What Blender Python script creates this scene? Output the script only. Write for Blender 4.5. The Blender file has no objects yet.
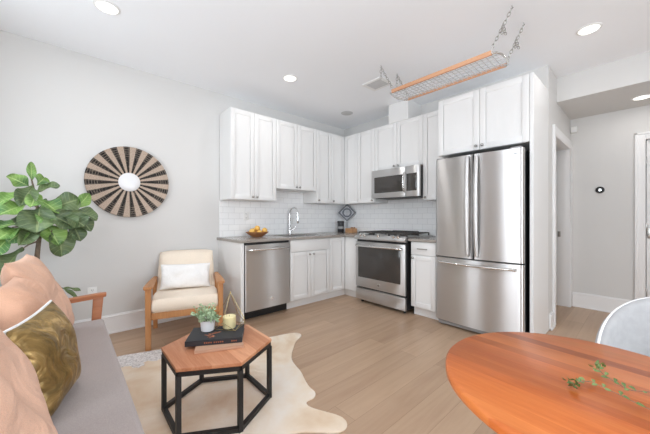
import bpy, bmesh, math, random
from mathutils import Vector, Matrix, Euler
sc = bpy.context.scene
COL = sc.collection
R = math.radians
PI = math.pi

# ------------------------------------------------------------------ camera
cd = bpy.data.cameras.new('camera')
cam = bpy.data.objects.new('camera', cd)
COL.objects.link(cam)
cam.location = (3.591, -3.677, 1.165)
cam.rotation_euler = (R(90), 0, 0.84)
cd.sensor_width = 36.0
cd.lens = 288.13 / 650 * 36
cd.shift_y = 0.00063
cd.clip_start = 0.02
sc.camera = cam

# ------------------------------------------------------------------ world, daylight, exposure
w = bpy.data.worlds.new('sky')
sc.world = w
w.use_nodes = True
wn = w.node_tree.nodes
bg = wn['Background']
bg.inputs[0].default_value = (0.80, 0.90, 1.0, 1)
bg.inputs[1].default_value = 5.0


def window_light(name, loc, rot, sx, sy, watts, col=(0.87, 0.935, 1.0)):
    l = bpy.data.lights.new(name, 'AREA')
    l.shape = 'RECTANGLE'
    l.size, l.size_y = sx, sy
    l.energy = watts
    l.color = col
    o = bpy.data.objects.new(name, l)
    o.location = loc
    o.rotation_euler = rot
    COL.objects.link(o)
    return o


# daylight coming in at the window openings (behind the sofa and behind the camera)
window_light('daylight_sofa_window', (0.95, -4.72, 1.62), (R(97), 0, 0), 0.66, 1.42, 42)
window_light('daylight_rear_window', (2.95, -4.86, 1.40), (R(102), 0, 0), 1.20, 1.90, 135)
window_light('fill_light_side', (6.30, -2.70, 1.50), (R(98), 0, R(90)), 1.90, 1.80, 205)  # added fill from the right, at a window made up for it

vs = sc.view_settings
vs.view_transform = 'Standard'
vs.look = 'None'
vs.gamma = 1.0
vs.use_curve_mapping = False
vs.exposure = -1.22
sc.cycles.use_denoising = True
sc.cycles.max_bounces = 14
sc.cycles.diffuse_bounces = 8
sc.cycles.glossy_bounces = 6
sc.cycles.caustics_reflective = False
sc.cycles.caustics_refractive = False


# ------------------------------------------------------------------ helpers: materials
def lin(c):
    c /= 255.0
    return c / 12.92 if c <= 0.04045 else ((c + 0.055) / 1.055) ** 2.4


def rgb(r, g, b):
    return (lin(r), lin(g), lin(b), 1.0)


class NT:
    def __init__(s, name, rough=0.5, metal=0.0, color=(0.8, 0.8, 0.8, 1), spec=0.5):
        s.m = bpy.data.materials.new(name)
        s.m.use_nodes = True
        s.t = s.m.node_tree
        s.b = s.t.nodes['Principled BSDF']
        s.b.inputs['Base Color'].default_value = color
        s.b.inputs['Roughness'].default_value = rough
        s.b.inputs['Metallic'].default_value = metal
        s.b.inputs['Specular IOR Level'].default_value = spec

    def n(s, typ, **kw):
        x = s.t.nodes.new(typ)
        for k, v in kw.items():
            setattr(x, k, v)
        return x

    def l(s, a, b):
        s.t.links.new(a, b)

    def coords(s, scale=(1, 1, 1), rot=(0, 0, 0), world=False, loc=(0, 0, 0)):
        if world:
            src = s.n('ShaderNodeNewGeometry').outputs['Position']
        else:
            src = s.n('ShaderNodeTexCoord').outputs['Object']
        mp = s.n('ShaderNodeMapping')
        mp.inputs['Scale'].default_value = scale
        mp.inputs['Rotation'].default_value = rot
        mp.inputs['Location'].default_value = loc
        s.l(src, mp.inputs['Vector'])
        return mp.outputs['Vector']

    def noise(s, vec, scale, detail=3, rough=0.5, dist=0.0):
        x = s.n('ShaderNodeTexNoise')
        x.inputs['Scale'].default_value = scale
        x.inputs['Detail'].default_value = detail
        x.inputs['Roughness'].default_value = rough
        x.inputs['Distortion'].default_value = dist
        s.l(vec, x.inputs['Vector'])
        return x.outputs['Fac']

    def ramp(s, fac, stops):
        x = s.n('ShaderNodeValToRGB')
        el = x.color_ramp.elements
        while len(el) < len(stops):
            el.new(0.5)
        for e, (p, c) in zip(el, stops):
            e.position = p
            e.color = c
        s.l(fac, x.inputs['Fac'])
        return x.outputs['Color']

    def mix(s, fac, a, b, mode='MIX'):
        x = s.n('ShaderNodeMix', data_type='RGBA', blend_type=mode)
        for inp, v in ((x.inputs[0], fac), (x.inputs[6], a), (x.inputs[7], b)):
            if hasattr(v, 'node'):
                s.l(v, inp)
            else:
                inp.default_value = v
        return x.outputs[2]

    def math(s, op, a, b=None, c=None):
        x = s.n('ShaderNodeMath', operation=op)
        for i, v in enumerate((a, b, c)):
            if v is None:
                continue
            if hasattr(v, 'node'):
                s.l(v, x.inputs[i])
            else:
                x.inputs[i].default_value = v
        return x.outputs[0]

    def col(s, out):
        s.l(out, s.b.inputs['Base Color'])

    def bump(s, h, strength=0.2, dist=0.01):
        x = s.n('ShaderNodeBump')
        x.inputs['Strength'].default_value = strength
        x.inputs['Distance'].default_value = dist
        s.l(h, x.inputs['Height'])
        s.l(x.outputs['Normal'], s.b.inputs['Normal'])


def plain(name, c, rough=0.5, metal=0.0, var=0.03, scale=8.0, spec=0.5):
    q = NT(name, rough, metal, c, spec)
    v = q.coords()
    f = q.noise(v, scale)
    d = tuple(max(0, x * (1 - var)) for x in c[:3]) + (1,)
    u = tuple(min(1, x * (1 + var)) for x in c[:3]) + (1,)
    q.col(q.ramp(f, [(0.3, d), (0.7, u)]))
    return q.m


def paint(name, c, rough=0.6):
    q = NT(name, rough, 0, c, 0.3)
    v = q.coords(world=True)
    f = q.noise(v, 1.3, 2)
    d = tuple(x * 0.985 for x in c[:3]) + (1,)
    q.col(q.ramp(f, [(0.3, d), (0.7, c)]))
    g = q.noise(v, 160, 2)
    q.bump(g, 0.04, 0.002)
    return q.m


def wood(name, dark, mid, light, axis=0, ring=9.0, rough=0.42, stretch=0.09, planks=None, spec=0.4, world=False):
    """streaky grain running along the given axis; planks = (width axis, width) glues up staves"""
    q = NT(name, rough, 0, mid, spec)
    sca = [1.0, 1.0, 1.0]
    sca[axis] = stretch
    v = q.coords(scale=tuple(sca), world=world)
    raw = q.coords(world=world)
    if planks:
        pa, pw = planks
        sep = q.n('ShaderNodeSeparateXYZ')
        q.l(raw, sep.inputs[0])
        cell = q.math('FLOOR', q.math('DIVIDE', sep.outputs[pa], pw))
        wn_ = q.n('ShaderNodeTexWhiteNoise', noise_dimensions='1D')
        q.l(cell, wn_.inputs['W'])
        rnd = wn_.outputs['Value']
        cmb = q.n('ShaderNodeCombineXYZ')
        q.l(q.math('MULTIPLY', rnd, 7.0), cmb.inputs[0])
        q.l(q.math('MULTIPLY', rnd, 3.0), cmb.inputs[1])
        q.l(q.math('MULTIPLY', rnd, 5.0), cmb.inputs[2])
        add = q.n('ShaderNodeVectorMath', operation='ADD')
        q.l(v, add.inputs[0])
        q.l(cmb.outputs[0], add.inputs[1])
        v = add.outputs[0]
    f = q.noise(v, ring, 5, 0.6, 0.6)
    c = q.ramp(f, [(0.25, dark), (0.5, mid), (0.75, light)])
    fine = q.noise(v, ring * 9, 3, 0.7)
    c = q.mix(0.22, c, q.ramp(fine, [(0.35, dark), (0.65, light)]))
    if planks:
        c = q.mix(0.48, c, q.ramp(rnd, [(0.0, dark), (0.45, mid), (1.0, light)]))
    q.col(c)
    q.bump(fine, 0.05, 0.002)
    return q.m


def fabric(name, c, weave=420, var=0.10, rough=0.9, wrinkle=0.0, wscale=7):
    q = NT(name, rough, 0, c, 0.2)
    v = q.coords()
    f = q.noise(v, weave, 2)
    big = q.noise(v, 5, 3)
    d = tuple(x * (1 - var) for x in c[:3]) + (1,)
    u = tuple(min(1, x * (1 + var)) for x in c[:3]) + (1,)
    a = q.ramp(f, [(0.35, d), (0.65, u)])
    q.col(q.mix(0.25, a, q.ramp(big, [(0.3, d), (0.7, u)])))
    h = f
    if wrinkle:
        wr = q.noise(q.coords(scale=(1, 1, 0.45)), wscale, 3, 0.5, 1.2)
        h = q.math('ADD', q.math('MULTIPLY', f, 0.08), q.math('MULTIPLY', wr, wrinkle))
        q.bump(h, 0.8, 0.05)
    else:
        q.bump(h, 0.25, 0.004)
    q.b.inputs['Sheen Weight'].default_value = 0.15
    return q.m


def steel(name, c=(0.67, 0.665, 0.66, 1), rough=0.34, aniso=1.0):
    """horizontally brushed steel: highlights smear up and down"""
    q = NT(name, rough, 1.0, c)
    q.b.inputs['Anisotropic'].default_value = aniso
    q.b.inputs['Anisotropic Rotation'].default_value = 0.25
    tg = q.n('ShaderNodeTangent', direction_type='RADIAL', axis='Z')
    q.l(tg.outputs[0], q.b.inputs['Tangent'])
    return q.m


M = {}
M['wall'] = paint('wall_paint', rgb(216, 215, 213))
M['ceiling'] = paint('ceiling_paint', rgb(247, 249, 252))
M['trim'] = paint('trim_paint', rgb(238, 238, 238), 0.35)
M['cab'] = paint('cabinet_paint', rgb(232, 232, 231), 0.33)
M['chrome'] = plain('polished_chrome', (0.75, 0.75, 0.76, 1), 0.12, 1.0)
M['nickel'] = plain('brushed_nickel', (0.42, 0.41, 0.39, 1), 0.3, 1.0)
M['steel'] = steel('stainless_steel')
M['steel_light'] = steel('bright_steel', (0.74, 0.73, 0.71, 1), 0.2)
M['black'] = plain('black_plastic', (0.012, 0.012, 0.013, 1), 0.45)
M['blackmetal'] = plain('matt_black_steel', (0.013, 0.012, 0.012, 1), 0.5)
M['iron'] = plain('cast_iron', (0.055, 0.051, 0.047, 1), 0.5)
M['glass_dark'] = plain('dark_oven_glass', (0.055, 0.050, 0.046, 1), 0.08)
M['white_plastic'] = plain('white_plastic', rgb(236, 236, 234), 0.35)
M['grey_plastic'] = plain('grey_plastic', rgb(150, 150, 150), 0.5)
M['light_grey'] = plain('light_grey_plastic', rgb(196, 196, 196), 0.5)
M['oak'] = wood('honey_oak', rgb(160, 106, 62), rgb(190, 134, 86), rgb(208, 156, 108), axis=2)
M['oak_y'] = wood('honey_oak_rail', rgb(160, 106, 62), rgb(190, 134, 86), rgb(208, 156, 108), axis=0)
M['teak'] = wood('red_brown_wood', rgb(140, 82, 50), rgb(172, 106, 68), rgb(190, 128, 88), axis=1)
M['acacia'] = wood('acacia_planks', rgb(150, 88, 56), rgb(204, 140, 102), rgb(234, 184, 146), axis=0, ring=14, planks=(1, 0.13), rough=0.5)
M['butcher'] = wood('oiled_butcher_block', rgb(124, 54, 20), rgb(186, 97, 44), rgb(212, 130, 68), axis=0, ring=9, planks=(1, 0.042), rough=0.33, stretch=0.12)
M['pine'] = wood('pale_orange_pine', rgb(184, 132, 98), rgb(208, 156, 120), rgb(220, 174, 142), axis=0)
M['bowlwood'] = wood('turned_bowl_wood', rgb(116, 70, 42), rgb(164, 110, 70), rgb(190, 138, 94), axis=0)
M['boxwood'] = wood('tan_box_wood', rgb(170, 122, 82), rgb(196, 150, 108), rgb(214, 172, 130), axis=0)
M['cream'] = fabric('cream_linen', rgb(236, 222, 204))
M['whitecloth'] = fabric('white_cotton', rgb(246, 244, 242), wrinkle=0.5)
M['sofagrey'] = fabric('grey_upholstery', rgb(170, 160, 157), var=0.12)
M['peach'] = fabric('peach_velvet', rgb(230, 186, 160), wrinkle=0.9, wscale=6)
M['peachcord'] = fabric('peach_corduroy', rgb(226, 178, 150), wrinkle=0.8, wscale=5)
M['terracotta'] = fabric('terracotta_cloth', rgb(178, 116, 86), wrinkle=0.6)
M['fringe'] = fabric('brown_grey_fringe', rgb(150, 118, 104), var=0.4)
M['boucle'] = fabric('pale_grey_velvet', rgb(164, 164, 165), weave=40, var=0.05)
M['piping'] = fabric('white_piping', rgb(236, 236, 236))
M['counter'] = plain('grey_brown_quartz', rgb(154, 147, 140), 0.22, 0, 0.10, 90)
M['kraft'] = plain('kraft_paper', rgb(196, 156, 130), 0.7)
M['pages'] = plain('paper_pages', rgb(230, 222, 208), 0.8)
M['bookblack'] = plain('charcoal_book_cloth', rgb(44, 44, 48), 0.6)
M['copper'] = plain('copper_foil', rgb(190, 120, 90), 0.35, 0.8)
M['brass'] = plain('aged_brass', (0.42, 0.33, 0.17, 1), 0.3, 1.0)
M['candle'] = plain('cream_wax', rgb(240, 228, 176), 0.5)
M['ceramic'] = plain('white_ceramic', rgb(232, 232, 234), 0.3)
M['soil'] = plain('dark_soil', rgb(60, 46, 36), 0.9)
M['bark'] = plain('grey_brown_bark', rgb(124, 108, 92), 0.85, 0, 0.3, 30)
M['fruit'] = plain('yellow_orange_peel', rgb(238, 190, 98), 0.4, 0, 0.12, 14)
M['canister'] = plain('dark_canister', rgb(48, 46, 48), 0.3)
M['basket'] = plain('woven_seagrass', rgb(178, 146, 106), 0.9, 0, 0.3, 60)


def leaf_mat(name, a, b, vein, rough=0.4):
    """two greens in patches, with a pale mid-rib and slanting side veins along each blade"""
    q = NT(name, rough, 0, a, 0.4)
    f = q.noise(q.coords(), 14, 4, 0.6)
    g = q.noise(q.coords(), 6.0, 1)
    c = q.mix(q.ramp(g, [(0.4, (0, 0, 0, 1)), (0.62, (1, 1, 1, 1))]), a, b)
    at = q.n('ShaderNodeAttribute', attribute_name='blade')
    sep = q.n('ShaderNodeSeparateXYZ')
    q.l(at.outputs['Vector'], sep.inputs[0])
    av = q.math('ABSOLUTE', sep.outputs[1])
    rib = q.math('LESS_THAN', av, 0.07)
    side = q.math('LESS_THAN', q.math('FRACT', q.math('MULTIPLY', q.math('SUBTRACT', sep.outputs[0], q.math('MULTIPLY', av, 0.16)), 8.0)), 0.13)
    vm = q.math('MAXIMUM', q.math('MULTIPLY', rib, 0.8), q.math('MULTIPLY', side, 0.45))
    c = q.mix(q.ramp(f, [(0.5, (0, 0, 0, 1)), (0.8, (0.4, 0.4, 0.4, 1))]), c, vein)
    q.col(q.mix(vm, c, vein))
    q.bump(q.math('SUBTRACT', f, vm), 0.35, 0.008)
    return q.m


M['leaf'] = leaf_mat('fiddle_leaf_green', rgb(132, 168, 88), rgb(82, 122, 70), rgb(178, 204, 132))
M['leaf_dark'] = leaf_mat('fiddle_leaf_dark', rgb(84, 104, 72), rgb(100, 120, 76), rgb(144, 158, 112))
M['sage'] = leaf_mat('sage_green_leaf', rgb(146, 176, 134), rgb(176, 198, 160), rgb(200, 212, 184), 0.6)
M['vine'] = leaf_mat('vine_green', rgb(70, 94, 48), rgb(122, 146, 92), rgb(130, 140, 80), 0.5)


def floor_mat():
    q = NT('oak_floor_planks', 0.36, 0, rgb(178, 150, 128), 0.4)
    v = q.coords(world=True, rot=(0, 0, R(90)))
    br = q.n('ShaderNodeTexBrick')
    br.offset = 0.37
    br.inputs['Scale'].default_value = 1.0
    br.inputs['Brick Width'].default_value = 1.5
    br.inputs['Row Height'].default_value = 0.165
    br.inputs['Mortar Size'].default_value = 0.0012
    br.inputs['Mortar Smooth'].default_value = 0.1
    br.inputs['Bias'].default_value = 0.0
    br.inputs['Color1'].default_value = rgb(174, 144, 119)
    br.inputs['Color2'].default_value = rgb(196, 166, 139)
    br.inputs['Mortar'].default_value = rgb(146, 118, 94)
    q.l(v, br.inputs['Vector'])
    g = q.noise(q.coords(world=True, scale=(1, 0.07, 1)), 16, 5, 0.6, 0.5)
    c = q.mix(0.28, br.outputs['Color'], q.ramp(g, [(0.3, rgb(154, 124, 98)), (0.7, rgb(212, 186, 158))]))
    q.col(c)
    q.bump(br.outputs['Fac'], -0.15, 0.002)
    return q.m


def tile_mat(name, axes):
    """white subway tiles; axes picks the two world axes the wall spans"""
    q = NT(name, 0.14, 0, rgb(236, 237, 238), 0.5)
    geo = q.n('ShaderNodeNewGeometry')
    sep = q.n('ShaderNodeSeparateXYZ')
    q.l(geo.outputs['Position'], sep.inputs[0])
    cmb = q.n('ShaderNodeCombineXYZ')
    q.l(sep.outputs[axes], cmb.inputs[0])
    q.l(sep.outputs[2], cmb.inputs[1])
    br = q.n('ShaderNodeTexBrick')
    br.inputs['Scale'].default_value = 1.0
    br.inputs['Brick Width'].default_value = 0.152
    br.inputs['Row Height'].default_value = 0.0765
    br.inputs['Mortar Size'].default_value = 0.0022
    br.inputs['Mortar Smooth'].default_value = 0.2
    br.inputs['Color1'].default_value = rgb(243, 244, 245)
    br.inputs['Color2'].default_value = rgb(247, 248, 248)
    br.inputs['Mortar'].default_value = rgb(218, 219, 220)
    q.l(cmb.outputs[0], br.inputs['Vector'])
    q.col(br.outputs['Color'])
    q.bump(br.outputs['Fac'], -0.5, 0.002)
    return q.m


def art_mat():
    """woven disc: twenty dark radial bands on natural straw, banded again by radius"""
    q = NT('woven_straw_disc', 0.85, 0, rgb(190, 160, 136), 0.2)
    tc = q.n('ShaderNodeTexCoord')
    sep = q.n('ShaderNodeSeparateXYZ')
    q.l(tc.outputs['Object'], sep.inputs[0])
    ang = q.math('ARCTAN2', sep.outputs[2], sep.outputs[1])
    fr = q.math('FRACT', q.math('ADD', q.math('MULTIPLY', ang, 20 / (2 * PI)), 20.25))
    band = q.math('LESS_THAN', q.math('ABSOLUTE', q.math('SUBTRACT', fr, 0.5)), 0.245)
    rad = q.math('SQRT', q.math('ADD', q.math('MULTIPLY', sep.outputs[1], sep.outputs[1]), q.math('MULTIPLY', sep.outputs[2], sep.outputs[2])))
    weave = q.noise(q.coords(), 55, 2, 0.7)
    fine = q.noise(q.coords(), 240, 2)
    straw = q.ramp(fine, [(0.3, rgb(158, 138, 122)), (0.7, rgb(204, 186, 170))])
    dark = q.ramp(weave, [(0.42, rgb(36, 34, 34)), (0.62, rgb(58, 54, 52)), (0.72, rgb(128, 112, 98))])
    # a woven lattice of light threads in the outer third of each dark band
    lat = q.math('MULTIPLY', q.math('GREATER_THAN', rad, 0.245),
                 q.math('LESS_THAN', q.math('FRACT', q.math('MULTIPLY', rad, 46.0)), 0.30))
    edge = q.math('LESS_THAN', q.math('ABSOLUTE', q.math('SUBTRACT', q.math('ABSOLUTE', q.math('SUBTRACT', fr, 0.5)), 0.17)), 0.018)
    dark = q.mix(q.math('MULTIPLY', q.math('MAXIMUM', lat, edge), 0.4), dark, rgb(160, 146, 132))
    c = q.mix(band, straw, dark)
    q.col(c)
    q.bump(q.math('ADD', fine, q.math('FRACT', q.math('MULTIPLY', rad, 90.0))), 0.3, 0.003)
    return q.m


def hide_mat():
    q = NT('cowhide_hair', 0.85, 0, rgb(226, 206, 182), 0.15)
    v = q.coords(world=True)
    f = q.noise(v, 2.6, 4, 0.55, 0.4)
    c = q.ramp(f, [(0.30, rgb(248, 241, 231)), (0.5, rgb(243, 228, 208)), (0.66, rgb(230, 206, 178))])
    sp = q.noise(v, 70, 3, 0.7)
    # white, flecked rump near the armchair
    geo = q.n('ShaderNodeNewGeometry')
    dist = q.n('ShaderNodeVectorMath', operation='DISTANCE')
    q.l(geo.outputs['Position'], dist.inputs[0])
    dist.inputs[1].default_value = (0.62, -3.15, 0)
    wob = q.math('ADD', dist.outputs['Value'], q.math('MULTIPLY', q.math('SUBTRACT', q.noise(v, 9, 3), 0.5), 0.25))
    near = q.math('LESS_THAN', wob, 0.33)
    white = q.ramp(sp, [(0.40, rgb(196, 191, 190)), (0.52, rgb(230, 226, 224)), (0.7, rgb(244, 242, 240))])
    c = q.mix(near, c, white)
    q.col(c)
    q.bump(q.noise(q.coords(world=True, scale=(1, 0.25, 1)), 180, 3), 0.5, 0.006)
    return q.m


def gold_mat():
    q = NT('gold_foil_cloth', 0.42, 0.55, rgb(150, 116, 52), 0.5)
    v = q.coords(scale=(1, 1, 1))
    f = q.noise(v, 10, 4, 0.6, 1.5)
    q.col(q.ramp(f, [(0.35, rgb(116, 94, 54)), (0.55, rgb(154, 126, 76)), (0.68, rgb(204, 172, 116))]))
    q.bump(q.noise(v, 11, 3, 0.5, 1.0), 0.7, 0.03)
    return q.m


def lattice_mat():
    q = NT('blue_grey_pattern', 0.5, 0, rgb(120, 126, 136), 0.4)
    tc = q.n('ShaderNodeTexCoord')
    sep = q.n('ShaderNodeSeparateXYZ')
    q.l(tc.outputs['Object'], sep.inputs[0])
    rr = q.math('SQRT', q.math('ADD', q.math('MULTIPLY', sep.outputs[0], sep.outputs[0]), q.math('MULTIPLY', sep.outputs[2], sep.outputs[2])))
    ring = q.math('LESS_THAN', q.math('ABSOLUTE', q.math('SUBTRACT', rr, 0.066)), 0.012)
    mx = q.math('MAXIMUM', q.math('ABSOLUTE', sep.outputs[0]), q.math('ABSOLUTE', sep.outputs[2]))
    edge = q.math('GREATER_THAN', q.math('ADD', q.math('ABSOLUTE', sep.outputs[0]), q.math('ABSOLUTE', sep.outputs[2])), 0.122)
    ck = q.n('ShaderNodeTexChecker')
    ck.inputs['Scale'].default_value = 60
    ck.inputs['Color1'].default_value = rgb(192, 194, 198)
    ck.inputs['Color2'].default_value = rgb(142, 146, 152)
    q.l(q.coords(rot=(0, R(45), 0)), ck.inputs['Vector'])
    q.col(q.mix(q.math('MAXIMUM', ring, edge), ck.outputs['Color'], rgb(98, 102, 110)))
    return q.m


def emit(name, c, s):
    q = NT(name, 0.5, 0, c)
    q.b.inputs['Emission Color'].default_value = c
    q.b.inputs['Emission Strength'].default_value = s
    return q.m


M['floor'] = floor_mat()
M['tile_left'] = tile_mat('subway_tile_long_wall', 1)
M['tile_back'] = tile_mat('subway_tile_range_wall', 0)
M['art'] = art_mat()
M['hide'] = hide_mat()
M['gold'] = gold_mat()
M['lattice'] = lattice_mat()
M['lamp'] = emit('lit_lamp_lens', (1.0, 0.96, 0.90, 1), 6.0)


# ------------------------------------------------------------------ helpers: meshes and objects
class MB:
    """collects shapes (world or local coordinates, minus an origin) into ONE mesh object"""

    def __init__(s, o=(0, 0, 0)):
        s.bm = bmesh.new()
        s.o = Vector(o)

    def _add(s, verts, faces):
        vs_ = [s.bm.verts.new(Vector(v) - s.o) for v in verts]
        for f in faces:
            try:
                s.bm.faces.new([vs_[i] for i in f])
            except ValueError:
                pass
        return vs_

    def box(s, a, b, bev=0.0, seg=2):
        x0, x1 = sorted((a[0], b[0]))
        y0, y1 = sorted((a[1], b[1]))
        z0, z1 = sorted((a[2], b[2]))
        V = [(x, y, z) for z in (z0, z1) for y in (y0, y1) for x in (x0, x1)]
        F = [(0, 2, 3, 1), (4, 5, 7, 6), (0, 1, 5, 4), (2, 6, 7, 3), (0, 4, 6, 2), (1, 3, 7, 5)]
        vv = s._add(V, F)
        if bev > 0:
            es = list({e for v in vv for e in v.link_edges})
            bmesh.ops.bevel(s.bm, geom=es, offset=bev, segments=seg, affect='EDGES', profile=0.5)
        return s

    def prism(s, pts, n0, n1, axis=2, bev=0.0, seg=2):
        """outline pts in the two other axes, extruded along axis"""
        def p(q, h):
            if axis == 2:
                return (q[0], q[1], h)
            if axis == 1:
                return (q[0], h, q[1])
            return (h, q[0], q[1])
        n = len(pts)
        V = [p(q, n0) for q in pts] + [p(q, n1) for q in pts]
        F = [tuple(range(n))[::-1], tuple(range(n, 2 * n))] + [(i, (i + 1) % n, n + (i + 1) % n, n + i) for i in range(n)]
        vv = s._add(V, F)
        if bev > 0:
            es = list({e for v in vv for e in v.link_edges if not (abs((e.verts[0].co - e.verts[1].co)[axis]) > abs(n1 - n0) * .5)})
            bmesh.ops.bevel(s.bm, geom=es, offset=bev, segments=seg, affect='EDGES', profile=0.5)
        return s

    def lathe(s, prof, c=(0, 0, 0), n=32, axis=2):
        V, F = [], []
        m = len(prof)
        for i in range(n):
            t = 2 * PI * i / n
            for r, h in prof:
                a, b = r * math.cos(t), r * math.sin(t)
                q = {2: (a, b, h), 1: (a, h, b), 0: (h, a, b)}[axis]
                V.append((c[0] + q[0], c[1] + q[1], c[2] + q[2]))
        for i in range(n):
            j = (i + 1) % n
            for k in range(m - 1):
                F.append((i * m + k, j * m + k, j * m + k + 1, i * m + k + 1))
        s._add(V, F)
        return s

    def cyl(s, p0, p1, r0, r1=None, n=16):
        return s.tube([p0, p1], [r0, r0 if r1 is None else r1], n)

    def tube(s, pts, r, n=10, closed=False, flat=None, up=None):
        pts = [Vector(p) for p in pts]
        rs = r if isinstance(r, (list, tuple)) else [r] * len(pts)
        m = len(pts)
        V, F = [], []
        prev = None
        for i, p in enumerate(pts):
            if closed:
                t = pts[(i + 1) % m] - pts[i - 1]
            else:
                t = pts[min(i + 1, m - 1)] - pts[max(i - 1, 0)]
            t.normalize()
            if up is not None:
                a = Vector(up).cross(t)
                if a.length < 1e-4:
                    a = t.orthogonal()
            elif prev is None:
                a = t.orthogonal()
            else:
                a = prev - t * prev.dot(t)
                if a.length < 1e-5:
                    a = t.orthogonal()
            a.normalize()
            prev = a
            b = t.cross(a)
            for k in range(n):
                th = 2 * PI * k / n
                fa, fb = (1, 1) if flat is None else flat
                V.append(p + a * (rs[i] * fa * math.cos(th)) + b * (rs[i] * fb * math.sin(th)))
        for i in range(m if closed else m - 1):
            j = (i + 1) % m
            for k in range(n):
                l = (k + 1) % n
                F.append((i * n + k, i * n + l, j * n + l, j * n + k))
        if not closed:
            F.append(tuple(range(n))[::-1])
            F.append(tuple((m - 1) * n + k for k in range(n)))
        s._add(V, F)
        return s

    def bar(s, p0, p1, w, h, up=(0, 0, 1)):
        """rectangular bar between two points"""
        p0, p1 = Vector(p0), Vector(p1)
        t = (p1 - p0).normalized()
        a = Vector(up).cross(t)
        if a.length < 1e-4:
            a = t.orthogonal()
        a.normalize()
        b = t.cross(a)
        V = []
        for p in (p0, p1):
            for x, y in ((-1, -1), (1, -1), (1, 1), (-1, 1)):
                V.append(p + a * (x * w / 2) + b * (y * h / 2))
        s._add(V, [(3, 2, 1, 0), (4, 5, 6, 7), (0, 1, 5, 4), (1, 2, 6, 5), (2, 3, 7, 6), (3, 0, 4, 7)])
        return s

    def sphere(s, c, r, n=16, m=10, sq=(1, 1, 1)):
        V, F = [], []
        for i in range(m + 1):
            th = PI * i / m
            for k in range(n):
                ph = 2 * PI * k / n
                V.append((c[0] + r * sq[0] * math.sin(th) * math.cos(ph), c[1] + r * sq[1] * math.sin(th) * math.sin(ph), c[2] + r * sq[2] * math.cos(th)))
        for i in range(m):
            for k in range(n):
                l = (k + 1) % n
                F.append((i * n + k, (i + 1) * n + k, (i + 1) * n + l, i * n + l))
        s._add(V, F)
        return s

    def grid(s, fn, nu, nv, wrap_u=False):
        V = [fn(i / (nu if wrap_u else nu - 1), j / (nv - 1)) for i in range(nu) for j in range(nv)]
        F = []
        for i in range(nu if wrap_u else nu - 1):
            i2 = (i + 1) % nu
            for j in range(nv - 1):
                F.append((i * nv + j, i2 * nv + j, i2 * nv + j + 1, i * nv + j + 1))
        s._add(V, F)
        return s

    def cushion(s, W, H, T, mat=None, n=26, pw=3.0, pinch=0.10, seed=0, crease=0.0):
        """a stuffed pillow in its own XY plane, thickness along Z, placed by matrix mat"""
        rnd = random.Random(seed)
        ph = [rnd.uniform(0, 6.28) for _ in range(6)]
        mat = mat or Matrix()
        for sgn in (1, -1):
            def fn(a, b):
                u, v = a * 2 - 1, b * 2 - 1
                fall = max(0.0, (1 - abs(u) ** pw) * (1 - abs(v) ** pw)) ** 0.5
                x = u * W / 2 * (1 - pinch * (1 - v * v) * abs(u) ** 3 * 0.6)
                y = v * H / 2 * (1 - pinch * (1 - u * u) * abs(v) ** 3 * 0.6)
                wob = crease * (math.sin(5 * u + 3 * v + ph[0]) + 0.7 * math.sin(-4 * u + 6 * v + ph[1]) + 0.4 * math.sin(11 * u + 4 * v + ph[2]))
                z = sgn * (T / 2 * fall + wob * fall * sgn)
                return mat @ Vector((x, y, z))
            s.grid(fn, n, n)
        return s

    def build(s, name, mat, parent=None, smooth=40, solid=None, clean=True, recalc=True):
        if clean:
            bmesh.ops.remove_doubles(s.bm, verts=s.bm.verts, dist=1e-5)
        if recalc:
            bmesh.ops.recalc_face_normals(s.bm, faces=s.bm.faces)
        me = bpy.data.meshes.new(name)
        s.bm.to_mesh(me)
        s.bm.free()
        me.materials.append(mat)
        if smooth:
            me.shade_smooth()
            me.set_sharp_from_angle(angle=R(smooth))
        o = bpy.data.objects.new(name, me)
        COL.objects.link(o)
        if parent is not None:
            o.parent = parent
        else:
            o.location = s.o
        if solid:
            md = o.modifiers.new('thickness', 'SOLIDIFY')
            md.thickness = solid
            md.offset = 0
        return o


def tag(o, label, cat, group=None, kind=None):
    o['label'] = label
    o['category'] = cat
    if group:
        o['group'] = group
    if kind:
        o['kind'] = kind
    return o


def thing(name, label, cat, loc=(0, 0, 0), rz=0.0, group=None):
    o = bpy.data.objects.new(name, None)
    o.empty_display_size = 0.05
    o.location = loc
    o.rotation_euler = (0, 0, rz)
    COL.objects.link(o)
    return tag(o, label, cat, group)


def struct(name, mb, mat, parent=None, smooth=40):
    o = mb.build(name, mat, parent, smooth)
    if parent is None:
        o['kind'] = 'structure'
    return o


def copy_tree(o, parent=None):
    c = o.copy()
    COL.objects.link(c)
    if parent is not None:
        c.parent = parent
    for ch in list(o.children):
        copy_tree(ch, c)
    return c


# ------------------------------------------------------------------ the room
ZC = 2.727          # ceiling
XH = 2.92           # hall side of the fridge wall
YD = 1.281          # far hall wall
YW = -4.50          # window wall
XR = 5.95           # right wall
ZS = 2.453          # hall soffit

struct('floor', MB().box((-0.1, YW - 0.1, -0.08), (XR + 0.1, YD + 0.1, 0.0)), M['floor'])
struct('ceiling', MB().box((-0.1, YW - 0.1, ZC), (XR + 0.1, YD + 0.1, ZC + 0.1)), M['ceiling'])
struct('ceiling_soffit', MB().box((XH + 0.0005, 0.407, ZS), (XR, YD, ZC - 0.0005)), M['wall'])
struct('wall_left', MB().box((-0.1, YW, 0), (0, 0.0, ZC)), M['wall'])
struct('wall_back', MB().box((-0.1, 0.0, 0), (XH, 0.12, ZC)), M['wall'])
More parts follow.
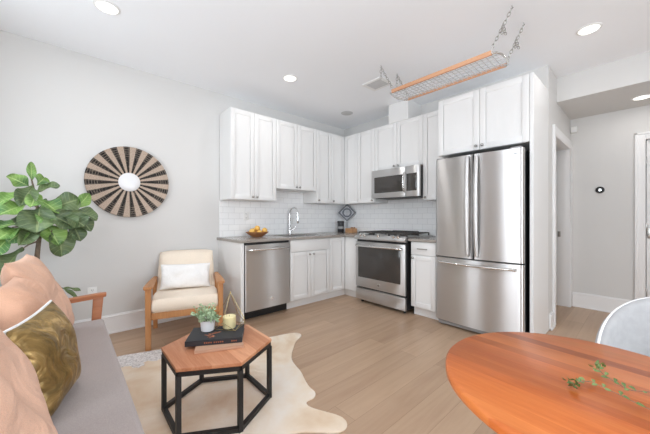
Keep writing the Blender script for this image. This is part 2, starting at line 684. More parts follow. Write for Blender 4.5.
# wall beside the hall, with the doorway opening from y 0.275 to 1.185
hb = MB()
hb.box((XH - 0.13, 0.1205, 0), (XH, 0.275, ZC))
hb.box((XH - 0.13, 1.185, 0), (XH, YD, ZC))
hb.box((XH - 0.13, 0.275, 2.06), (XH, 1.185, ZC))
struct('wall_hall', hb, M['wall'])
cl = MB()
cl.box((1.6, 0.1205, 0), (1.65, YD, ZC))
cl.box((1.65, YD - 0.05, 0), (XH - 0.131, YD, ZC))
struct('wall_closet', cl, M['wall'])
# far wall of the hall with the door opening from x 3.59
fb = MB()
fb.box((1.6, YD, 0), (3.585, YD + 0.1, ZC))
fb.box((4.42, YD, 0), (XR, YD + 0.1, ZC))
fb.box((3.585, YD, 2.06), (4.42, YD + 0.1, ZC))
fb.box((3.585, YD + 0.08, 0), (4.42, YD + 0.1, 2.06))
struct('wall_far', fb, M['wall'])
# right wall with an added, unseen window opening that lets fill light in
rb = MB()
rb.box((XR, YW, 0), (XR + 0.1, -3.65, ZC))
rb.box((XR, -1.75, 0), (XR + 0.1, YD, ZC))
rb.box((XR, -3.65, 0), (XR + 0.1, -1.75, 0.55))
rb.box((XR, -3.65, 2.35), (XR + 0.1, -1.75, ZC))
struct('wall_right', rb, M['wall'])
# wall behind the sofa and the camera with two windows
wb = MB()
wb.box((-0.1, YW - 0.1, 0), (0.66, YW, ZC))
wb.box((1.24, YW - 0.1, 0), (2.35, YW, ZC))
wb.box((3.55, YW - 0.1, 0), (XR + 0.1, YW, ZC))
wb.box((0.66, YW - 0.1, 0), (1.24, YW, 0.87))
wb.box((0.66, YW - 0.1, 2.29), (1.24, YW, ZC))
wb.box((2.35, YW - 0.1, 0), (3.55, YW, 0.40))
wb.box((2.35, YW - 0.1, 2.30), (3.55, YW, ZC))
struct('wall_window', wb, M['wall'])


def window(name, u0, u1, z0, z1, along_x, pos, inward):
    f = MB()
    t = 0.07

    def b(a0, a1, c0, c1, d0=-0.02, d1=0.02):
        lo, hi = pos + d0 * inward, pos + d1 * inward
        if along_x:
            f.box((a0, lo, c0), (a1, hi, c1), 0.004)
        else:
            f.box((lo, a0, c0), (hi, a1, c1), 0.004)
    b(u0 - t, u0, z0 - t, z1 + t)
    b(u1, u1 + t, z0 - t, z1 + t)
    b(u0, u1, z1, z1 + t)
    b(u0 - t, u1 + t, z0 - t, z0, -0.02, 0.07)
    um, zm = (u0 + u1) / 2, (z0 + z1) / 2
    b(um - 0.02, um + 0.02, z0, z1, 0.0, 0.018)
    b(u0, u1, zm - 0.02, zm + 0.02, 0.0, 0.018)
    o = f.build(name, M['trim'])
    o['kind'] = 'structure'


window('window_1', 0.66, 1.24, 0.87, 2.29, True, YW + 0.0205, 1)
window('window_2', 2.35, 3.55, 0.40, 2.30, True, YW + 0.0205, 1)
window('added_fill_window', -3.65, -1.75, 0.55, 2.35, False, XR - 0.0205, -1)  # unseen window added so fill light reaches the kitchen


def baseboard(name, p0, p1, nrm, h=0.19, t=0.016):
    """skirting between two floor points with a small stepped cap"""
    m = MB()
    p0, p1, n = Vector(p0), Vector(p1), Vector(nrm)
    for (z0, z1, d) in ((0.001, h - 0.03, t), (h - 0.03, h - 0.012, t + 0.004), (h - 0.012, h, t - 0.006), (0.001, 0.018, t + 0.010)):
        a = p0 + n * 0.0005
        b = p1 + n * d
        m.box((a.x, a.y, z0), (b.x, b.y, z1), 0.002, 1)
    o = m.build(name, M['trim'])
    o['kind'] = 'structure'


baseboard('baseboard_left', (0, YW + 0.03, 0), (0, -2.266, 0), (1, 0, 0))
baseboard('baseboard_far', (XH + 0.022, YD, 0), (3.499, YD, 0), (0, -1, 0))
baseboard('baseboard_hall', (XH, 0.03, 0), (XH, 0.178, 0), (1, 0, 0), 0.17)
baseboard('baseboard_right', (XR, YW + 0.03, 0), (XR, YD - 0.03, 0), (-1, 0, 0))
baseboard('baseboard_window', (0.03, YW, 0), (XR - 0.03, YW, 0), (0, 1, 0))


def casing_y(name, y0, y1, ztop, x):
    """door casing on a wall facing +x: two legs, a head and the jamb lining"""
    m = MB()
    wdt = 0.095
    m.box((x + 0.0005, y0 - wdt, 0.001), (x + 0.019, y0, ztop + wdt), 0.003)
    m.box((x + 0.0005, y1, 0.001), (x + 0.019, y1 + wdt, ztop + wdt), 0.003)
    m.box((x + 0.0005, y0, ztop), (x + 0.019, y1, ztop + wdt), 0.003)
    m.box((x + 0.012, y0 - wdt, 0.001), (x + 0.026, y0 - wdt + 0.022, ztop + wdt), 0.003)
    m.box((x - 0.131, y0 + 0.0005, 0.001), (x + 0.0005, y0 + 0.012, ztop), 0.001)
    m.box((x + 0.0005, y0 - 0.004, 0.001), (x + 0.015, y0 + 0.012, ztop + 0.004))
    m.box((x + 0.0005, y1 - 0.012, 0.001), (x + 0.015, y1 + 0.004, ztop + 0.004))
    m.box((x + 0.0005, y0 + 0.012, ztop - 0.012), (x + 0.015, y1 - 0.012, ztop + 0.004))
    m.box((x - 0.131, y1 - 0.012, 0.001), (x + 0.0005, y1 - 0.0005, ztop), 0.001)
    m.box((x - 0.131, y0 + 0.0125, ztop - 0.012), (x + 0.0005, y1 - 0.0125, ztop - 0.0005), 0.001)
    o = m.build(name, M['trim'])
    o['kind'] = 'structure'
    return o


dc = casing_y('trim_1', 0.275, 1.185, 2.06, XH)
MB().box((XH - 0.115, 1.1680, 0.91), (XH - 0.085, 1.1729, 0.98), 0.001).build('strike_plate', M['nickel'], dc)

m = MB()
x0, x1, zt = 3.585, 4.42, 2.06
for (a, b, c, d) in ((x0 - 0.085, x0, 0.001, zt + 0.085), (x1, x1 + 0.085, 0.001, zt + 0.085), (x0, x1, zt, zt + 0.085)):
    m.box((a, YD - 0.019, c), (b, YD - 0.0005, d), 0.003)
m.box((x0 - 0.085, YD - 0.027, 0.001), (x0 - 0.063, YD - 0.012, zt + 0.085), 0.003)
m.box((x0 - 0.085, YD - 0.027, zt + 0.063), (x1 + 0.085, YD - 0.012, zt + 0.085), 0.003)
o = m.build('trim_2', M['trim'])
o['kind'] = 'structure'
# front door leaf
m = MB()
m.box((x0 + 0.006, YD + 0.012, 0.008), (x1 - 0.004, YD + 0.052, zt - 0.006), 0.002)
for (a, b) in ((x0 + 0.12, x0 + 0.38), (x1 - 0.38, x1 - 0.12)):
    for (c, d) in ((0.22, 0.85), (1.05, 1.88)):
        m.box((a, YD + 0.006, c), (b, YD + 0.02, d), 0.006)
door = m.build('door_1', M['trim'])
door['kind'] = 'structure'
m = MB()
m.box((x0 + 0.012, YD + 0.002, 0.925), (x0 + 0.058, YD + 0.0115, 1.055), 0.003)
m.build('lock_plate', M['nickel'], door)
m = MB()
m.cyl((x0 + 0.035, YD + 0.002, 0.965), (x0 + 0.035, YD - 0.045, 0.965), 0.009)
m.tube([(x0 + 0.035, YD - 0.045, 0.965), (x0 + 0.09, YD - 0.048, 0.965), (x0 + 0.14, YD - 0.044, 0.963)], 0.009)
m.build('door_handle', M['nickel'], door)
m = MB()
for z in (0.3, 1.06, 1.82):
    m.box((x0 + 0.001, YD + 0.0025, z - 0.045), (x0 + 0.011, YD + 0.0115, z + 0.045), 0.001)
m.build('hinge', M['nickel'], door)

# tiled splashback
m = MB()
m.box((0.0005, -2.246, 0.9145), (0.009, -0.0005, 1.382))
m.box((0.0005, -1.615, 1.382), (0.009, -0.922, 1.549))
o = struct('wall_tile_left', m, M['tile_left'])
m = MB()
m.box((0.0095, -0.009, 0.9145), (2.03, -0.0005, 1.382))
m.box((0.946, -0.009, 1.382), (1.70, -0.0005, 1.428))
o = struct('wall_tile_back', m, M['tile_back'])


# ------------------------------------------------------------------ kitchen
class WallFrame:
    """maps (along wall, out from wall, up) to world for the two cabinet walls"""

    def __init__(s, side):
        s.side = side

    def p(s, u, d, z):
        return (d, u, z) if s.side == 'left' else (u, -d, z)

    def nrm(s):
        return (1, 0, 0) if s.side == 'left' else (0, -1, 0)


LW, BW = WallFrame('left'), WallFrame('back')


def fbox(mb, F, u0, u1, d0, d1, z0, z1, bev=0.0, seg=2):
    mb.box(F.p(u0, d0, z0), F.p(u1, d1, z1), bev, seg)


def shaker(F, u0, u1, z0, z1, d, root, name='door', rail=0.058, knob=None, o=(0, 0, 0), pull=None, flat=False):
    """shaker front whose back stands at depth d; knob = (u, z)"""
    g = 0.0016
    u0, u1 = min(u0, u1) + g, max(u0, u1) - g
    z0, z1 = z0 + g, z1 - g
    mb = MB(o)
    if flat:
        fbox(mb, F, u0, u1, d, d + 0.02, z0, z1, 0.0015)
    else:
        fbox(mb, F, u0 + rail - 0.004, u1 - rail + 0.004, d, d + 0.0135, z0 + rail - 0.004, z1 - rail + 0.004)
        fbox(mb, F, u0, u0 + rail, d, d + 0.02, z0, z1, 0.0015)
        fbox(mb, F, u1 - rail, u1, d, d + 0.02, z0, z1, 0.0015)
        fbox(mb, F, u0 + rail, u1 - rail, d, d + 0.02, z0, z0 + rail, 0.0015)
        fbox(mb, F, u0 + rail, u1 - rail, d, d + 0.02, z1 - rail, z1, 0.0015)
    dr = mb.build(name, M['cab'], root)
    if knob:
        k = MB(o)
        a = F.p(knob[0], d + 0.02, knob[1])
        b = F.p(knob[0], d + 0.034, knob[1])
        k.cyl(a, b, 0.006, 0.006, 12)
        k.sphere(F.p(knob[0], d + 0.040, knob[1]), 0.0145, 14, 8)
        k.build('knob', M['nickel'], dr)
    if pull:
        k = MB(o)
        u, z, half = pull
        for s_ in (-1, 1):
            k.cyl(F.p(u + s_ * half * 0.8, d + 0.02, z), F.p(u + s_ * half * 0.8, d + 0.045, z), 0.005, 0.005, 10)
        k.cyl(F.p(u - half, d + 0.045, z), F.p(u + half, d + 0.045, z), 0.006, 0.006, 10)
        k.build('handle', M['nickel'], dr)
    return dr


ZT, ZB, DU = 2.465, 1.383, 0.312


def upper(F, u0, u1, z0, label, doors, name='wall_cabinet', depth=DU, group=None):
    """wall cabinet; doors = list of (u0, u1, knob u or None)"""
    o = F.p((u0 + u1) / 2, 0.01, z0)
    root = thing(name, label, 'cabinet', o)
    mb = MB(o)
    fbox(mb, F, u0 + 0.0008, u1 - 0.0008, 0.0095, depth, z0, ZT, 0.001, 1)
    mb.build('body', M['cab'], root)
    for a, b, k in doors:
        shaker(F, a, b, z0, ZT, depth + 0.001, root, knob=(k, z0 + 0.035) if k is not None else None, o=o)
    return root


upper(LW, -2.246, -1.617, ZB, 'white two-door wall cabinet above the dishwasher, at the outer end of its run',
      [(-2.246, -1.932, -1.96), (-1.932, -1.617, -1.904)])
upper(LW, -1.616, -0.921, 1.55, 'shorter white two-door wall cabinet hung higher, above the sink',
      [(-1.616, -1.268, -1.296), (-1.268, -0.921, -1.24)])
upper(LW, -0.920, -0.622, ZB, 'narrow one-door white wall cabinet between the sink cabinet and the corner',
      [(-0.920, -0.622, -0.885)])
# corner cabinet, two doors that meet in the corner
o = (0.2, -0.2, ZB)
root = thing('corner_wall_cabinet', 'white corner wall cabinet with two doors meeting in the kitchen corner', 'cabinet', o)
mb = MB(o)
mb.prism([(0.0095, -0.0095), (0.612, -0.0095), (0.612, -DU), (DU, -DU), (DU, -0.6205), (0.0095, -0.6205)][::-1], ZB, ZT)
mb.build('body', M['cab'], root)
shaker(LW, -0.621, -(DU + 0.022), ZB, ZT, DU + 0.001, root, knob=(-0.588, ZB + 0.035), o=o, rail=0.05)
shaker(BW, DU + 0.022, 0.612, ZB, ZT, DU + 0.001, root, o=o, rail=0.05)
upper(BW, 0.613, 0.941, ZB, 'narrow white wall cabinet between the corner and the microwave', [(0.613, 0.941, 0.905)])
upper(BW, 0.942, 1.708, 1.832, 'short white two-door wall cabinet directly above the microwave',
      [(0.942, 1.318, 1.285), (1.318, 1.708, 1.352)])
upper(BW, 1.709, 2.028, ZB, 'narrow white wall cabinet between microwave and refrigerator', [(1.709, 2.028, 1.745)])
# boxed-in vent duct above the microwave cabinet
mb = MB()
mb.box((1.191, -0.333, ZT + 0.0006), (1.497, -0.0006, ZC - 0.0006), 0.001, 1)
tag(mb.build('vent_duct_box', M['cab']), 'white boxed duct rising from the microwave cabinet to the ceiling', 'duct cover')

# refrigerator surround: deep cabinet above and tall side panel
o = (2.46, -0.01, 1.855)
root = thing('refrigerator_cabinet', 'deep white two-door cabinet directly above the refrigerator', 'cabinet', o)
mb = MB(o)
fbox(mb, BW, 2.030, 2.888, 0.0006, 0.548, 1.852, ZT, 0.001, 1)
mb.build('body', M['cab'], root)
shaker(BW, 2.030, 2.463, 1.852, ZT, 0.549, root, knob=(2.432, 1.89), o=o)
shaker(BW, 2.463, 2.888, 1.852, ZT, 0.549, root, knob=(2.494, 1.89), o=o)
mb = MB()
mb.box((2.889, -0.572, 0.0006), (XH - 0.001, -0.0006, ZT), 0.0015, 1)
tag(mb.build('refrigerator_side_panel', M['cab']), 'tall white panel standing between the refrigerator and the hall doorway', 'panel')


def base_body(mb, F, u0, u1, depth=0.60, z1=0.883, kick=0.105, kd=0.545):
    fbox(mb, F, u0, u1, 0.0006, depth, kick, z1, 0.001, 1)
    fbox(mb, F, u0, u1, 0.0006, kd, 0.0006, kick)


# end panel left of the dishwasher
mb = MB()
mb.box((0.0006, -2.262, 0.0006), (0.632, -2.222, 0.883), 0.0015, 1)
tag(mb.build('end_panel', M['cab']), 'white cabinet end panel beside the dishwasher, facing the cream armchair', 'panel')

# sink base
o = (0.3, -1.26, 0)
root = thing('sink_cabinet', 'white base cabinet under the sink, with a false drawer and two doors', 'cabinet', o)
mb = MB(o)
fbox(mb, LW, -1.598, -0.921, 0.0006, 0.60, 0.105, 0.70, 0.001, 1)
fbox(mb, LW, -1.598, -0.921, 0.56, 0.60, 0.70, 0.883)
fbox(mb, LW, -1.598, -0.921, 0.0006, 0.545, 0.0006, 0.105)
mb.build('body', M['cab'], root)
shaker(LW, -1.597, -0.922, 0.725, 0.878, 0.601, root, name='drawer_front', o=o, flat=True)
shaker(LW, -1.597, -1.26, 0.112, 0.722, 0.601, root, knob=(-1.292, 0.682), o=o)
shaker(LW, -1.26, -0.922, 0.112, 0.722, 0.601, root, knob=(-1.228, 0.682), o=o)
# corner base
o = (0.3, -0.3, 0)
root = thing('corner_base_cabinet', 'white base cabinet filling the corner between the sink cabinet and the range', 'cabinet', o)
mb = MB(o)
mb.prism([(0.0006, -0.0006), (0.880, -0.0006), (0.880, -0.60), (0.60, -0.60), (0.60, -0.92), (0.0006, -0.92)][::-1], 0.105, 0.883)
mb.prism([(0.0006, -0.0006), (0.880, -0.0006), (0.880, -0.545), (0.545, -0.545), (0.545, -0.92), (0.0006, -0.92)][::-1], 0.0006, 0.105)
mb.build('body', M['cab'], root)
shaker(LW, -0.919, -0.624, 0.112, 0.878, 0.601, root, o=o, rail=0.055)
shaker(BW, 0.624, 0.879, 0.112, 0.878, 0.601, root, o=o, flat=True)
# drawer base right of the range
o = (1.86, -0.3, 0)
root = thing('drawer_base_cabinet', 'narrow white base cabinet with one drawer between range and refrigerator', 'cabinet', o)
mb = MB(o)
base_body(mb, BW, 1.716, 2.028)
mb.build('body', M['cab'], root)
shaker(BW, 1.717, 2.027, 0.725, 0.878, 0.601, root, name='drawer', o=o, flat=True, pull=(1.872, 0.80, 0.06))
shaker(BW, 1.717, 2.027, 0.112, 0.722, 0.601, root, o=o, knob=(1.748, 0.690))

# worktops (sink cut-out left open)
mb = MB()
SX0, SX1, SY0, SY1 = 0.13, 0.53, -1.56, -0.96
mb.box((0.0006, -2.280, 0.8838), (0.648, SY0, 0.914), 0.002, 1)
mb.box((0.0006, SY0, 0.8838), (SX0, SY1, 0.914))
mb.box((SX1, SY0, 0.8838), (0.648, SY1, 0.914))
mb.box((0.0006, SY1, 0.8838), (0.648, -0.0006, 0.914), 0.002, 1)
mb.box((0.648, -0.648, 0.8838), (0.881, -0.0006, 0.914), 0.002, 1)
top = tag(mb.build('worktop', M['counter']), 'grey-brown stone worktop running from the dishwasher round the corner to the range', 'countertop')
mb = MB()
mb.box((1.690, -0.648, 0.8838), (2.036, -0.0006, 0.914), 0.002, 1)
tag(mb.build('worktop', M['counter']), 'short grey-brown stone worktop between range and refrigerator', 'countertop')

# sink
mb = MB()
a0, a1, b0, b1 = SX0 - 0.01, SX1 + 0.01, SY0 - 0.01, SY1 + 0.01
mb.box((SX0 + 0.004, SY0 + 0.004, 0.72), (SX1 - 0.004, SY1 - 0.004, 0.724))
for (p, q) in (((SX0 + 0.001, SY0 + 0.001), (SX0 + 0.004, SY1 - 0.001)), ((SX1 - 0.004, SY0 + 0.001), (SX1 - 0.001, SY1 - 0.001)),
               ((SX0 + 0.004, SY0 + 0.001), (SX1 - 0.004, SY0 + 0.004)), ((SX0 + 0.004, SY1 - 0.004), (SX1 - 0.004, SY1 - 0.001))):
    mb.box((p[0], p[1], 0.72), (q[0], q[1], 0.908))
sk = tag(mb.build('kitchen_sink', M['steel']), 'stainless steel sink let into the stone worktop below the faucet', 'sink')
MB().lathe([(0.0, 0.7245), (0.03, 0.7245), (0.034, 0.727), (0.042, 0.7265)], (0.33, -1.26, 0), 20).build('drain', M['chrome'], sk)

# faucet
fx, fy = 0.075, -1.225
o = (fx, fy, 0.9145)
root = thing('kitchen_faucet', 'chrome gooseneck faucet standing behind the sink', 'faucet', o)
mb = MB(o)
mb.lathe([(0.0, 0), (0.028, 0), (0.028, 0.006), (0.021, 0.014), (0.021, 0.055), (0.017, 0.07), (0.0, 0.07)], o, 20)
mb.build('base', M['chrome'], root)
mb = MB(o)
pts = [(fx, fy, 0.98), (fx, fy, 1.22)]
for k in range(1, 13):
    t = PI * k / 12
    pts.append((fx + 0.085 * (1 - math.cos(t)), fy + 0.02 * (1 - math.cos(t)) / 2, 1.22 + 0.085 * math.sin(t)))
pts += [(fx + 0.17, fy + 0.02, 1.18)]
mb.tube(pts, 0.0095, 12)
mb.build('spout', M['chrome'], root)
mb = MB(o)
mb.tube([(fx + 0.17, fy + 0.02, 1.19), (fx + 0.17, fy + 0.02, 1.15), (fx + 0.17, fy + 0.02, 1.09), (fx + 0.17, fy + 0.02, 1.08)], [0.013, 0.016, 0.018, 0.015], 14)
mb.build('spray_head', M['chrome'], root)
mb = MB(o)
mb.tube([(fx, fy + 0.018, 0.965), (fx + 0.01, fy + 0.05, 0.985), (fx + 0.03, fy + 0.09, 1.04)], [0.009, 0.008, 0.006], 10)
mb.build('handle', M['chrome'], root)

# ---------------------------------------------------------------- dishwasher
o = (0.3, -1.91, 0)
y0, y1 = -2.218, -1.602
root = thing('dishwasher', 'stainless steel dishwasher with a curved bar handle, under the worktop', 'dishwasher', o)
mb = MB(o)
mb.box((0.02, y0 + 0.003, 0.10), (0.60, y1 - 0.003, 0.876))
mb.box((0.02, y0 + 0.003, 0.004), (0.55, y1 - 0.003, 0.10))
mb.build('body', M['black'], root)


def bowed(mb, F, u0, u1, z0, z1, d0, d1, bow, n=14, edge=0.012):
    """appliance front: slightly bowed panel with rounded vertical edges"""
    prof = []
    uc, hw = (u0 + u1) / 2, (u1 - u0) / 2
    prof.append((u0, d0))
    for i in range(n + 1):
        s_ = -1 + 2 * i / n
        u = uc + s_ * hw
        e = max(0.0, (abs(s_) * hw - (hw - edge)) / edge)
        d = d1 + bow * (1 - s_ * s_) - edge * (1 - math.sqrt(max(0.0, 1 - e * e)))
        prof.append((u, d))
    # denser edge
    for k in range(1, 6):
        for sg in (-1, 1):
            e = k / 6
            u = uc + sg * (hw - edge + edge * e)
            s_ = (u - uc) / hw
            prof.append((u, d1 + bow * (1 - s_ * s_) - edge * (1 - math.sqrt(1 - e * e))))
    first = prof[0]
    rest = sorted(prof[1:], key=lambda q: q[0])
    outline = [first] + rest + [(u1, d0)]
    V = [F.p(u, d, z) for z in (z0, z1) for u, d in outline]
    m_ = len(outline)
    Fc = [tuple(range(m_)), tuple(range(m_, 2 * m_))] + [(i, (i + 1) % m_, m_ + (i + 1) % m_, m_ + i) for i in range(m_)]
    mb._add(V, Fc)


mb = MB(o)
bowed(mb, LW, y0 + 0.006, y1 - 0.006, 0.112, 0.855, 0.601, 0.634, 0.004, edge=0.008)
dr = mb.build('door', M['steel'], root)
mb = MB(o)
pts = [(0.637, y0 + 0.04, 0.80), (0.672, y0 + 0.05, 0.80)]
for k in range(0, 11):
    s_ = -1 + 2 * k / 10
    pts.append((0.672 + 0.022 * (1 - s_ * s_), -1.91 + s_ * 0.245, 0.80))
pts += [(0.672, y1 - 0.05, 0.80), (0.637, y1 - 0.04, 0.80)]
mb.tube(pts, 0.013, 12)
mb.build('handle', M['steel_light'], dr)
MB(o).cyl((0.6385, -1.875, 0.215), (0.6405, -1.875, 0.215), 0.017, n=20).build('emblem', M['steel_light'], dr)

# ---------------------------------------------------------------- range
rx0, rx1 = 0.886, 1.682
rc = (rx0 + rx1) / 2
o = (rc, -0.33, 0)
root = thing('gas_range', 'stainless steel slide-in gas range with oven below the microwave', 'range', o)
mb = MB(o)
mb.box((rx0 + 0.002, -0.645, 0.05), (rx1 - 0.002, -0.0095, 0.905), 0.002, 1)
mb.build('body', M['black'], root)
for sx in (rx0 + 0.06, rx1 - 0.06):
    for sy in (-0.60, -0.06):
        MB(o).cyl((sx, sy, 0.0006), (sx, sy, 0.05), 0.018).build('foot', M['black'], root)
mb = MB(o)
prof = [(-0.645, 0.862), (-0.700, 0.868), (-0.708, 0.885), (-0.690, 0.915), (-0.655, 0.928), (-0.03, 0.928), (-0.03, 0.906), (-0.645, 0.906)]
mb.prism(prof, rx0 - 0.004, rx1 + 0.004, axis=0)
ck = mb.build('cooktop', M['steel'], root)
# five knobs on the sloped front edge
for k in range(5):
    u = rc + (-0.30, -0.235, 0.0, 0.235, 0.30)[k]
    kb = MB(o)
    kb.cyl((u, -0.684, 0.916), (u, -0.697, 0.941), 0.021, 0.017, 16)
    kb.build('knob', M['steel_light'], ck)
# grates
for gi, (g0, g1) in enumerate(((rx0 + 0.02, rc - 0.125), (rc - 0.118, rc + 0.118), (rc + 0.125, rx1 - 0.02))):
    gr = MB(o)
    ya, yb = -0.625, -0.10
    zt = 0.962
    for y in (ya, yb, (ya + yb) / 2):
        gr.bar((g0, y, zt), (g1, y, zt), 0.012, 0.014)
    for x in (g0, g1, (g0 + g1) / 2):
        gr.bar((x, ya, zt), (x, yb, zt), 0.012, 0.014)
    for x in (g0, g1):
        for y in (ya, yb, (ya + yb) / 2):
            gr.bar((x, y, 0.9285), (x, y, zt), 0.013, 0.013, up=(0, 1, 0))
    gm = (g0 + g1) / 2
    for y in (ya * .75 + yb * .25, ya * .25 + yb * .75):
        gr.bar((g0, y, zt), (g1, y, zt), 0.010, 0.012)
    gr.build('grate', M['iron'], root)
for (bx_, by_) in ((rx0 + 0.14, -0.50), (rx0 + 0.14, -0.23), (rc, -0.36), (rx1 - 0.14, -0.50), (rx1 - 0.14, -0.23)):
    MB(o).lathe([(0, 0.945), (0.034, 0.945), (0.038, 0.938), (0.05, 0.934), (0.05, 0.9285), (0, 0.9285)], (bx_, by_, 0), 20).build('burner', M['iron'], root)
mb = MB(o)
mb.box((rx0 + 0.20, -0.092, 0.9285), (rx1 - 0.20, -0.035, 0.975), 0.004)
mb.build('vent_grille', M['blackmetal'], root)
# oven door
mb = MB(o)
fbox(mb, BW, rx0 + 0.004, rx1 - 0.004, 0.646, 0.684, 0.222, 0.838, 0.006)
od = mb.build('oven_door', M['steel'], root)
mb = MB(o)
fbox(mb, BW, rx0 + 0.055, rx1 - 0.07, 0.684, 0.6875, 0.355, 0.775, 0.004)
mb.build('window', M['glass_dark'], od)
mb = MB(o)
hz = 0.785
pts = [(rx0 + 0.04, -0.684, hz), (rx0 + 0.045, -0.72, hz)]
for k in range(9):
    s_ = -1 + 2 * k / 8
    pts.append((rc + s_ * (rc - rx0 - 0.055), -0.724 - 0.014 * (1 - s_ * s_), hz))
pts += [(rx1 - 0.045, -0.72, hz), (rx1 - 0.04, -0.684, hz)]
mb.tube(pts, 0.014, 12)
mb.build('handle', M['steel_light'], od)
MB(o).cyl((rc, -0.6845, 0.285), (rc, -0.6865, 0.285), 0.017, n=20).build('emblem', M['steel_light'], od)
mb = MB(o)
fbox(mb, BW, rx0 + 0.004, rx1 - 0.004, 0.646, 0.682, 0.045, 0.200, 0.005)
fbox(mb, BW, rx0 + 0.004, rx1 - 0.004, 0.646, 0.690, 0.185, 0.203, 0.004)
mb.build('drawer', M['steel'], root)
mb = MB(o)
fbox(mb, BW, rx0 + 0.03, rx1 - 0.03, 0.646, 0.668, 0.843, 0.858)
mb.build('vent_slot', M['black'], root)

# ---------------------------------------------------------------- microwave
mx0, mx1, mz0, mz1 = 0.946, 1.706, 1.432, 1.829
o = ((mx0 + mx1) / 2, -0.2, mz0)
root = thing('microwave', 'stainless steel over-range microwave with a dark window, hung below a short cabinet', 'microwave', o)
mb = MB(o)
mb.box((mx0, -0.375, mz0 + 0.006), (mx1, -0.0095, mz1), 0.002, 1)
mb.build('body', M['black'], root)
mb = MB(o)
mb.box((mx0 + 0.05, -0.36, mz0), (mx1 - 0.05, -0.06, mz0 + 0.006))
mb.build('vent_grille', M['blackmetal'], root)
ds = mx0 + 0.555
mb = MB(o)
fbox(mb, BW, mx0, ds, 0.376, 0.408, mz0 + 0.004, mz1 - 0.001, 0.004)
md_ = mb.build('door', M['steel'], root)
mb = MB(o)
fbox(mb, BW, mx0 + 0.055, ds - 0.035, 0.408, 0.4105, mz0 + 0.075, mz1 - 0.10, 0.003)
mb.build('window', M['glass_dark'], md_)
mb = MB(o)
hx = ds - 0.006
pts = [(hx, -0.408, mz0 + 0.065)]
for k in range(9):
    s_ = -1 + 2 * k / 8
    pts.append((hx, -0.432 - 0.022 * (1 - s_ * s_), mz0 + 0.19 + s_ * 0.115))
pts.append((hx, -0.408, mz0 + 0.315))
mb.tube(pts, 0.011, 12)
mb.build('handle', M['steel_light'], md_)
mb = MB(o)
fbox(mb, BW, ds + 0.001, mx1, 0.376, 0.408, mz0 + 0.004, mz1 - 0.001, 0.004)
cp = mb.build('control_panel', M['steel'], root)
mb = MB(o)
fbox(mb, BW, ds + 0.022, mx1 - 0.038, 0.408, 0.4105, mz0 + 0.075, mz1 - 0.10, 0.003)
mb.build('keypad', M['glass_dark'], cp)

# ---------------------------------------------------------------- refrigerator
fx0, fx1 = 2.037, 2.866
fc = 2.443
o = ((fx0 + fx1) / 2, -0.33, 0)
root = thing('refrigerator', 'tall stainless steel French-door refrigerator with a bottom freezer drawer', 'refrigerator', o)
mb = MB(o)
mb.box((fx0 + 0.006, -0.615, 0.045), (fx1 - 0.006, -0.03, 1.785), 0.004, 1)
mb.build('body', M['black'], root)
mb = MB(o)
mb.box((fx0 + 0.03, -0.64, 0.02), (fx1 - 0.03, -0.60, 0.06), 0.004)
mb.build('kick_grille', M['grey_plastic'], root)
for sx in (fx0 + 0.05, fx1 - 0.05):
    for sy in (-0.58, -0.10):
        MB(o).cyl((sx, sy, 0.0006), (sx, sy, 0.05), 0.022).build('foot', M['grey_plastic'], root)


def fridge_profile(u):
    """depth of the softly bowed fronts, one arc across both doors with tight outer corners"""
    c, hw = (fx0 + fx1) / 2, (fx1 - fx0) / 2
    s_ = (u - c) / hw
    e = max(0.0, (abs(u - c) - (hw - 0.03)) / 0.03)
    return 0.655 + 0.032 * (1 - s_ * s_) - 0.028 * (1 - math.sqrt(max(0.0, 1 - min(1, e) ** 2)))


def fridge_front(u0, u1, z0, z1, inner=None):
    mb = MB(o)
    n = 40
    us = sorted(set([u0 + (u1 - u0) * i / n for i in range(n + 1)] + [fx1 - 0.03 * (1 - k / 8) for k in range(9) if u1 > fx1 - 0.01] + [fx0 + 0.03 * (1 - k / 8) for k in range(9) if u0 < fx0 + 0.01]))
    out = []
    for u in us:
        d = fridge_profile(u)
        if inner is not None:
            e = max(0.0, 1 - abs(u - inner) / 0.014)
            d -= 0.014 * (1 - math.sqrt(max(0.0, 1 - e * e)))
        out.append((u, d))
    outline = [(u0, 0.620)] + out + [(u1, 0.620)]
    m_ = len(outline)
    V = [BW.p(u, d, z) for z in (z0, z1) for u, d in outline]
    F_ = [tuple(range(m_)), tuple(range(m_, 2 * m_))] + [(i, (i + 1) % m_, m_ + (i + 1) % m_, m_ + i) for i in range(m_)]
    mb._add(V, F_)
    return mb


dl = fridge_front(fx0, fc - 0.006, 0.752, 1.79, fc - 0.006).build('door', M['steel'], root, smooth=30)
drr = fridge_front(fc + 0.006, fx1, 0.752, 1.79, fc + 0.006).build('door', M['steel'], root, smooth=30)
fz = fridge_front(fx0, fx1, 0.068, 0.738).build('freezer_drawer', M['steel'], root, smooth=30)
for hx, par in ((fc - 0.043, dl), (fc + 0.043, drr)):
    mb = MB(o)
    d0 = fridge_profile(hx)
    pts = [(hx, -d0 - 0.001, 0.785)]
    for k in range(17):
        s_ = -1 + 2 * k / 16
        pts.append((hx, -d0 - 0.028 - 0.030 * (1 - s_ * s_), 1.275 + s_ * 0.485))
    pts.append((hx, -d0 - 0.001, 1.765))
    mb.tube(pts, 0.020, 12, flat=(1.0, 0.62), up=(0, 1, 0))
    mb.build('handle', M['steel'], par)
mb = MB(o)
pts = [(2.115, -fridge_profile(2.115) - 0.001, 0.692)]
for k in range(17):
    s_ = -1 + 2 * k / 16
    u = 2.455 + s_ * 0.345
    pts.append((u, -fridge_profile(u) - 0.030 - 0.022 * (1 - s_ * s_), 0.692))
pts.append((2.795, -fridge_profile(2.795) - 0.001, 0.692))
mb.tube(pts, 0.019, 12, flat=(1.0, 0.7), up=(0, 0, 1))
